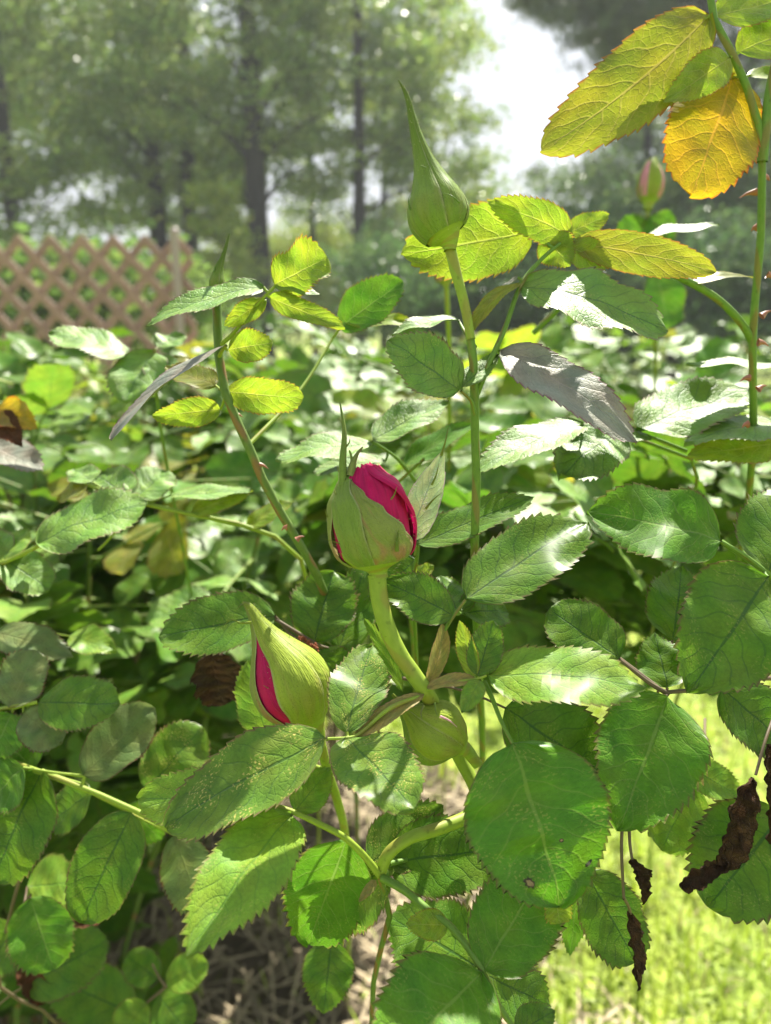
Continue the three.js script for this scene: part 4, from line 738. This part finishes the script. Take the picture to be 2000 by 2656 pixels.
// T: low shoot in the shade
const T = roseStem('shaded low rose shoot with grey green blemished leaves and a yellow green twig', [[450, 2156, 0.335], [342, 2098, 0.335], [210, 2042, 0.335], [90, 1998, 0.335], [-80, 1950, 0.36], [-250, 2200, 0.5]], 0.0012, 0.002, [-0.5, 0, -0.6], SM.bright);
compound(T, [[210, 2042, 0.335], [216, 2025, 0.335], [219, 2012, 0.335]], 0.0009, [
  [[219, 2012, 0.335], [402, 1836, 0.345], 150, [0.1, 0.6, 0.8], 'olive', { a: 0.5, b: 0.5, amp: 0.02 }],
  [[342, 2106, 0.335], [212, 2392, 0.325], 176, [0.1, 0.5, 0.86], 'mature', { a: 0.5, b: 0.5, amp: 0.02 }],
  [[380, 2054, 0.36], [526, 1886, 0.37], 156, [0, 0.5, 0.86], 'spotted', { free: 1, a: 0.5, b: 0.5 }],
  [[452, 2166, 0.35], [524, 2366, 0.35], 130, [0.2, 0.5, 0.85], 'olive', { a: 0.5, b: 0.5 }],
  [[110, 1996, 0.335], [-20, 2290, 0.325], 200, [0, 0.5, 0.86], 'mature', { b: 0.5 }],
  [[236, 2052, 0.35], [130, 2130, 0.36], 120, [0, 0.6, 0.8], 'mature', { b: 0.5 }],
  [[90, 1994, 0.34], [-60, 1860, 0.35], 150, [0, 0.6, 0.8], 'pale', {}],
  [[60, 1990, 0.33], [-30, 2090, 0.33], 150, [0, 0.6, 0.8], 'pale', {}],
  [[330, 2090, 0.37], [420, 2180, 0.38], 100, [0, 0.5, 0.86], 'pale', {}]], SM.bright);
const T2 = roseStem('dim low rose twig with small rounded leaves above the straw', [[430, 2560, 0.47], [380, 2600, 0.47], [300, 2700, 0.5]], 0.0009, 0.0014, [-0.28, 0, -0.62], SM.wood);
compound(T2, [[430, 2560, 0.47], [410, 2530, 0.47], [395, 2500, 0.47]], 0.0009, [
  [[412, 2540, 0.47], [328, 2480, 0.48], 86, [0, 0.6, 0.8], 'mature', { a: 0.5, b: 0.5 }], [[430, 2545, 0.47], [540, 2500, 0.47], 86, [0, 0.6, 0.8], 'light', { a: 0.5, b: 0.5 }],
  [[380, 2600, 0.47], [310, 2690, 0.46], 100, [0, 0.6, 0.8], 'light', { a: 0.5, b: 0.5 }], [[410, 2580, 0.47], [490, 2680, 0.46], 110, [0, 0.6, 0.8], 'mature', { a: 0.5, b: 0.5 }],
  [[350, 2630, 0.5], [140, 2540, 0.5], 150, [0, 0.6, 0.8], 'mature', { b: 0.5, free: 1 }]], SM.wood);
const T3 = roseStem('shaded rose twig with large dull leaves beneath the low shoot', [[60, 2250, 0.39], [20, 2400, 0.4], [0, 2560, 0.42], [150, 2660, 0.45]], 0.0009, 0.0014, [-0.3, 0, -0.45], SM.wood);
compound(T3, [[20, 2400, 0.4], [50, 2360, 0.395], [80, 2320, 0.39]], 0.0009, [
  [[80, 2330, 0.39], [140, 2516, 0.38], 160, [0, 0.5, 0.86], 'pale', { a: 0.5, b: 0.5 }], [[70, 2300, 0.40], [190, 2290, 0.41], 140, [0, 0.6, 0.8], 'light', { b: 0.5 }],
  [[40, 2400, 0.4], [-40, 2520, 0.4], 150, [0, 0.5, 0.86], 'mature', {}], [[60, 2560, 0.44], [280, 2440, 0.45], 150, [0, 0.6, 0.8], 'mature', { free: 1, b: 0.5 }],
  [[860, 2440, 0.36], [840, 2630, 0.35], 130, [0, 0.5, 0.86], 'mature', { free: 1 }]], SM.wood);
const DL = thing('fallen_leaf', 'curled dry brown leaf lodged beneath the shaded low shoot', 'fallen leaf', P(200, 2380, 0.42).toArray());
leaflet(DL, [140, 2385, 0.42], [272, 2378, 0.42], 70, [0, 0.6, 0.8], 'rust', { roll: 1.2, crumple: 0.1, b: 0.5 }, 'blade');
const DL2 = thing('fallen_leaf', 'crumpled russet dry leaf beside the dull round leaves', 'fallen leaf', P(90, 2520, 0.44).toArray());
leaflet(DL2, [60, 2500, 0.44], [120, 2600, 0.44], 70, [0, 0.6, 0.8], 'rust', { roll: 1.0, crumple: 0.15, b: 0.5 }, 'blade');
const DL3 = thing('withered_leaf', 'dark brown withered leaf hanging between the split bud and the twig leaves', 'withered leaf', P(560, 1760, 0.36).toArray());
leaflet(DL3, [545, 1690, 0.36], [580, 1830, 0.36], 120, [0.2, 0.3, 0.9], 'dead', { roll: 0.5, crumple: 0.12, b: 0.5 }, 'blade');

// U: pale glare leaves at the side
const U1 = roseStem('rose shoot with pale sun-bleached leaves on a reddish yellow stalk', [[222, 1254, 0.37], [312, 1292, 0.37], [498, 1334, 0.37], [690, 1380, 0.375], [770, 1436, 0.38], [800, 1650, 0.45], [820, 1900, 0.6]], 0.001, 0.002, rootAt(830, 2380), SM.bright);
compound(U1, [[498, 1334, 0.37], [440, 1318, 0.37], [345, 1296, 0.37], [300, 1284, 0.37]], 0.0008, [
  [[345, 1296, 0.37], [436, 1222, 0.385], 130, [0, 0.75, 0.65], 'glossy', { b: 0.55 }], [[340, 1292, 0.37], [250, 1232, 0.38], 120, [-0.1, 0.75, 0.65], 'glossy', { b: 0.55 }],
  [[232, 1252, 0.37], [150, 1300, 0.37], 90, [0, 0.8, 0.6], 'warm', {}], [[240, 1250, 0.37], [190, 1215, 0.38], 80, [0, 0.8, 0.6], 'glossy', {}],
  [[498, 1326, 0.37], [656, 1274, 0.37], 84, [0, 0.75, 0.65], 'young', {}], [[440, 1286, 0.37], [660, 1276, 0.37], 90, [0, 0.9, 0.42], 'glossy', { free: 1 }],
  [[640, 1368, 0.375], [760, 1300, 0.38], 60, [0, 0.7, 0.7], 'young', {}]], SM.bright);
const U2 = roseStem('rose shoot ending in one large pale glossy leaf on a yellow stalk', [[145, 1395, 0.352], [60, 1440, 0.355], [-40, 1480, 0.36], [-250, 1700, 0.45]], 0.0009, 0.002, [-0.55, 0, -0.7], SM.bright);
compound(U2, [[-10, 1462, 0.358], [60, 1440, 0.355], [100, 1412, 0.352]], 0.0008, [
  [[96, 1410, 0.351], [384, 1306, 0.36], 178, [-0.05, 0.72, 0.7], 'glossy', { b: 0.55, bend: 0.04 }],
  [[10, 1450, 0.36], [128, 1530, 0.36], 120, [0, 0.75, 0.66], 'glossy', { b: 0.55 }], [[0, 1455, 0.36], [-60, 1380, 0.37], 120, [0, 0.7, 0.7], 'glossy', {}], [[0, 1460, 0.358], [70, 1370, 0.375], 90, [0, 0.75, 0.66], 'light', {}]], SM.bright);
const U3 = roseStem('rose shoot with two rounded green leaves at mid height in the shade', [[99, 1821, 0.335], [30, 1838, 0.337], [-60, 1850, 0.34], [-250, 2000, 0.45]], 0.0009, 0.002, [-0.48, 0, -0.65], SM.bright);
compound(U3, [[30, 1838, 0.337], [70, 1828, 0.336], [99, 1821, 0.335]], 0.0008, [
  [[99, 1821, 0.335], [310, 1826, 0.325], 140, [0, 0.55, 0.83], 'mature', { a: 0.5, b: 0.5 }], [[24, 1836, 0.336], [92, 1686, 0.345], 130, [0, 0.5, 0.86], 'olive', { a: 0.5, b: 0.5 }],
  [[-10, 1640, 0.36], [190, 1706, 0.36], 110, [0, 0.75, 0.6], 'olive', { free: 1 }], [[180, 1650, 0.4], [300, 1690, 0.4], 90, [0, 0.8, 0.6], 'light', { free: 1 }],
  [[60, 1850, 0.335], [160, 1930, 0.33], 110, [0, 0.6, 0.8], 'olive', { b: 0.5 }], [[30, 1850, 0.335], [-20, 1960, 0.33], 130, [0, 0.5, 0.86], 'pale', { b: 0.5 }]], SM.bright);
const U4 = roseStem('rose shoot with white-lit leaves raised in front of the fence', [[400, 905, 0.42], [402, 960, 0.42], [415, 1100, 0.44], [470, 1400, 0.52], [520, 1700, 0.68]], 0.001, 0.002, rootAt(540, 2200), SM.green);
compound(U4, [[404, 980, 0.42], [395, 920, 0.42], [340, 915, 0.42]], 0.0008, [
  [[336, 920, 0.42], [126, 868, 0.41], 128, [-0.1, 0.75, 0.65], 'glossy', { bend: 0.04, b: 0.6 }], [[398, 912, 0.42], [322, 1040, 0.40], 150, [0, 0.75, 0.65], 'glossy', { b: 0.55 }],
  [[410, 900, 0.43], [480, 870, 0.44], 90, [0, 0.8, 0.6], 'glossy', {}], [[405, 930, 0.42], [440, 1000, 0.41], 90, [0, 0.7, 0.7], 'glossy', {}], [[404, 960, 0.42], [520, 945, 0.43], 80, [0, 0.6, 0.8], 'warm', {}]], SM.green);
const U6 = roseStem('rose shoot with a browned orange leaf curling at its tip', [[-20, 1000, 0.4], [-60, 1100, 0.41], [-100, 1300, 0.45]], 0.001, 0.002, [-0.5, 0, -0.75], SM.cane);
compound(U6, [[-60, 1100, 0.41], [-40, 1040, 0.4], [-10, 1020, 0.4]], 0.0008, [
  [[-10, 1060, 0.4], [96, 1110, 0.39], 90, [0, 0.4, 0.9], 'orange', { roll: 0.6 }], [[-10, 1080, 0.4], [60, 1160, 0.38], 80, [0, 0.5, 0.86], 'rust', { roll: 0.8 }], [[-40, 1150, 0.4], [110, 1220, 0.39], 110, [0, 0.75, 0.6], 'purple', {}]], SM.cane);

// far buds
const palePetal = Object.assign(petalMat.clone(), { map: null, color: new THREE.Color().setRGB(0.62, 0.28, 0.30) });
for (const [label, ax, d, path, root] of [
  ['rose stem with a pink tipped bud standing before the dark wood', [[1681, 545, 11], [1682, 530, 14], [1684, 512, 26], [1688, 485, 34], [1690, 455, 30], [1692, 428, 18], [1698, 408, 7]], 0.62, [[1681, 540, 0.62], [1680, 600, 0.62], [1682, 700, 0.63], [1700, 900, 0.7]], rootAt(1640, 1900)],
  ['rose stem with a small pale green bud behind the tall bud', [[1158, 745, 8], [1157, 735, 12], [1154, 722, 22], [1150, 705, 25], [1145, 688, 18], [1138, 672, 8]], 0.5, [[1158, 740, 0.5], [1160, 790, 0.5], [1165, 900, 0.52]], rootAt(1150, 2150)]]) {
  const s = roseStem(label, path, 0.0016, 0.002, root, SM.bright);
  bud(s, ax, d, [[60, 120, 0.03, 'lime'], [160, 232, 0.03, 'blush'], [240, 330, 0, 'green'], [-36, 20, 0, 'blush']], SEP.lime, { hip: 0.45, start: 0.25, petalTop: 0.85, petal: palePetal });
  if (d > 0.55) compound(s, [[1682, 640, 0.62], [1684, 620, 0.62], [1684, 600, 0.62]], 0.0009, [[[1684, 690, 0.62], [1620, 560, 0.62], 130, [-0.3, 0.3, 0.9], 'pale', {}], [[1686, 640, 0.62], [1740, 548, 0.62], 90, [0.3, 0.3, 0.9], 'pale', {}], [[1700, 700, 0.62], [1735, 850, 0.62], 130, [0.3, 0.3, 0.9], 'pale', { b: 0.5 }]], SM.green);
}
// fly on the broad leaf
{
  const c = P(1527, 2238, 0.2315), t = thing('fly', 'tiny black fly resting on the broad blemished leaf', 'fly', c.toArray());
  const bm = new THREE.MeshStandardMaterial({ color: new THREE.Color().setRGB(0.015, 0.014, 0.013), roughness: 0.35, name: 'fly' });
  const ax = dirCam([0.55, 0.8, 0.2]).normalize(), up = dirCam([0.03, 0.5, 0.86]).normalize(), sd = ax.clone().cross(up);
  const ell = (o, l, w) => { const g = new THREE.SphereGeometry(1, 12, 8); g.scale(w, l, w); const m = leafFrame(ax, up); g.applyMatrix4(m); g.translate(c.x + ax.x * o + up.x * 0.0005, c.y + ax.y * o + up.y * 0.0005, c.z + ax.z * o + up.z * 0.0005); return g; };
  part('abdomen', ell(-0.0009, 0.0009, 0.0005), bm, t); part('thorax', ell(0.0002, 0.0006, 0.00045), bm, t); part('head', ell(0.0010, 0.0003, 0.00035), bm, t);
  for (const s of [-1, 1]) {
    for (const k of [-0.0004, 0.0002, 0.0007]) { const a = c.clone().addScaledVector(ax, k).addScaledVector(up, 0.0003); part('leg', tube([a, a.clone().addScaledVector(sd, s * 0.0006).addScaledVector(up, 0.0003), a.clone().addScaledVector(sd, s * 0.0012).addScaledVector(ax, k * 0.6).addScaledVector(up, -0.0004)], 0.00007, 0.00005, { n: 5, r: 4 }), bm, t); }
    const g = bladeGeo(0.0017, 0.0007, { teeth: 5, amp: 0, low: true }), m = leafFrame(ax.clone().multiplyScalar(-1).addScaledVector(sd, s * 0.25).normalize(), up); g.applyMatrix4(m); const q = c.clone().addScaledVector(up, 0.001).addScaledVector(ax, 0.0003); g.translate(q.x, q.y, q.z);
    part('wing', g, new THREE.MeshPhysicalMaterial({ color: new THREE.Color().setRGB(0.2, 0.18, 0.15), roughness: 0.9, transmission: 0.3, side: THREE.DoubleSide, name: 'wing' }), t);
  }
}
renderer.render(scene, camera);
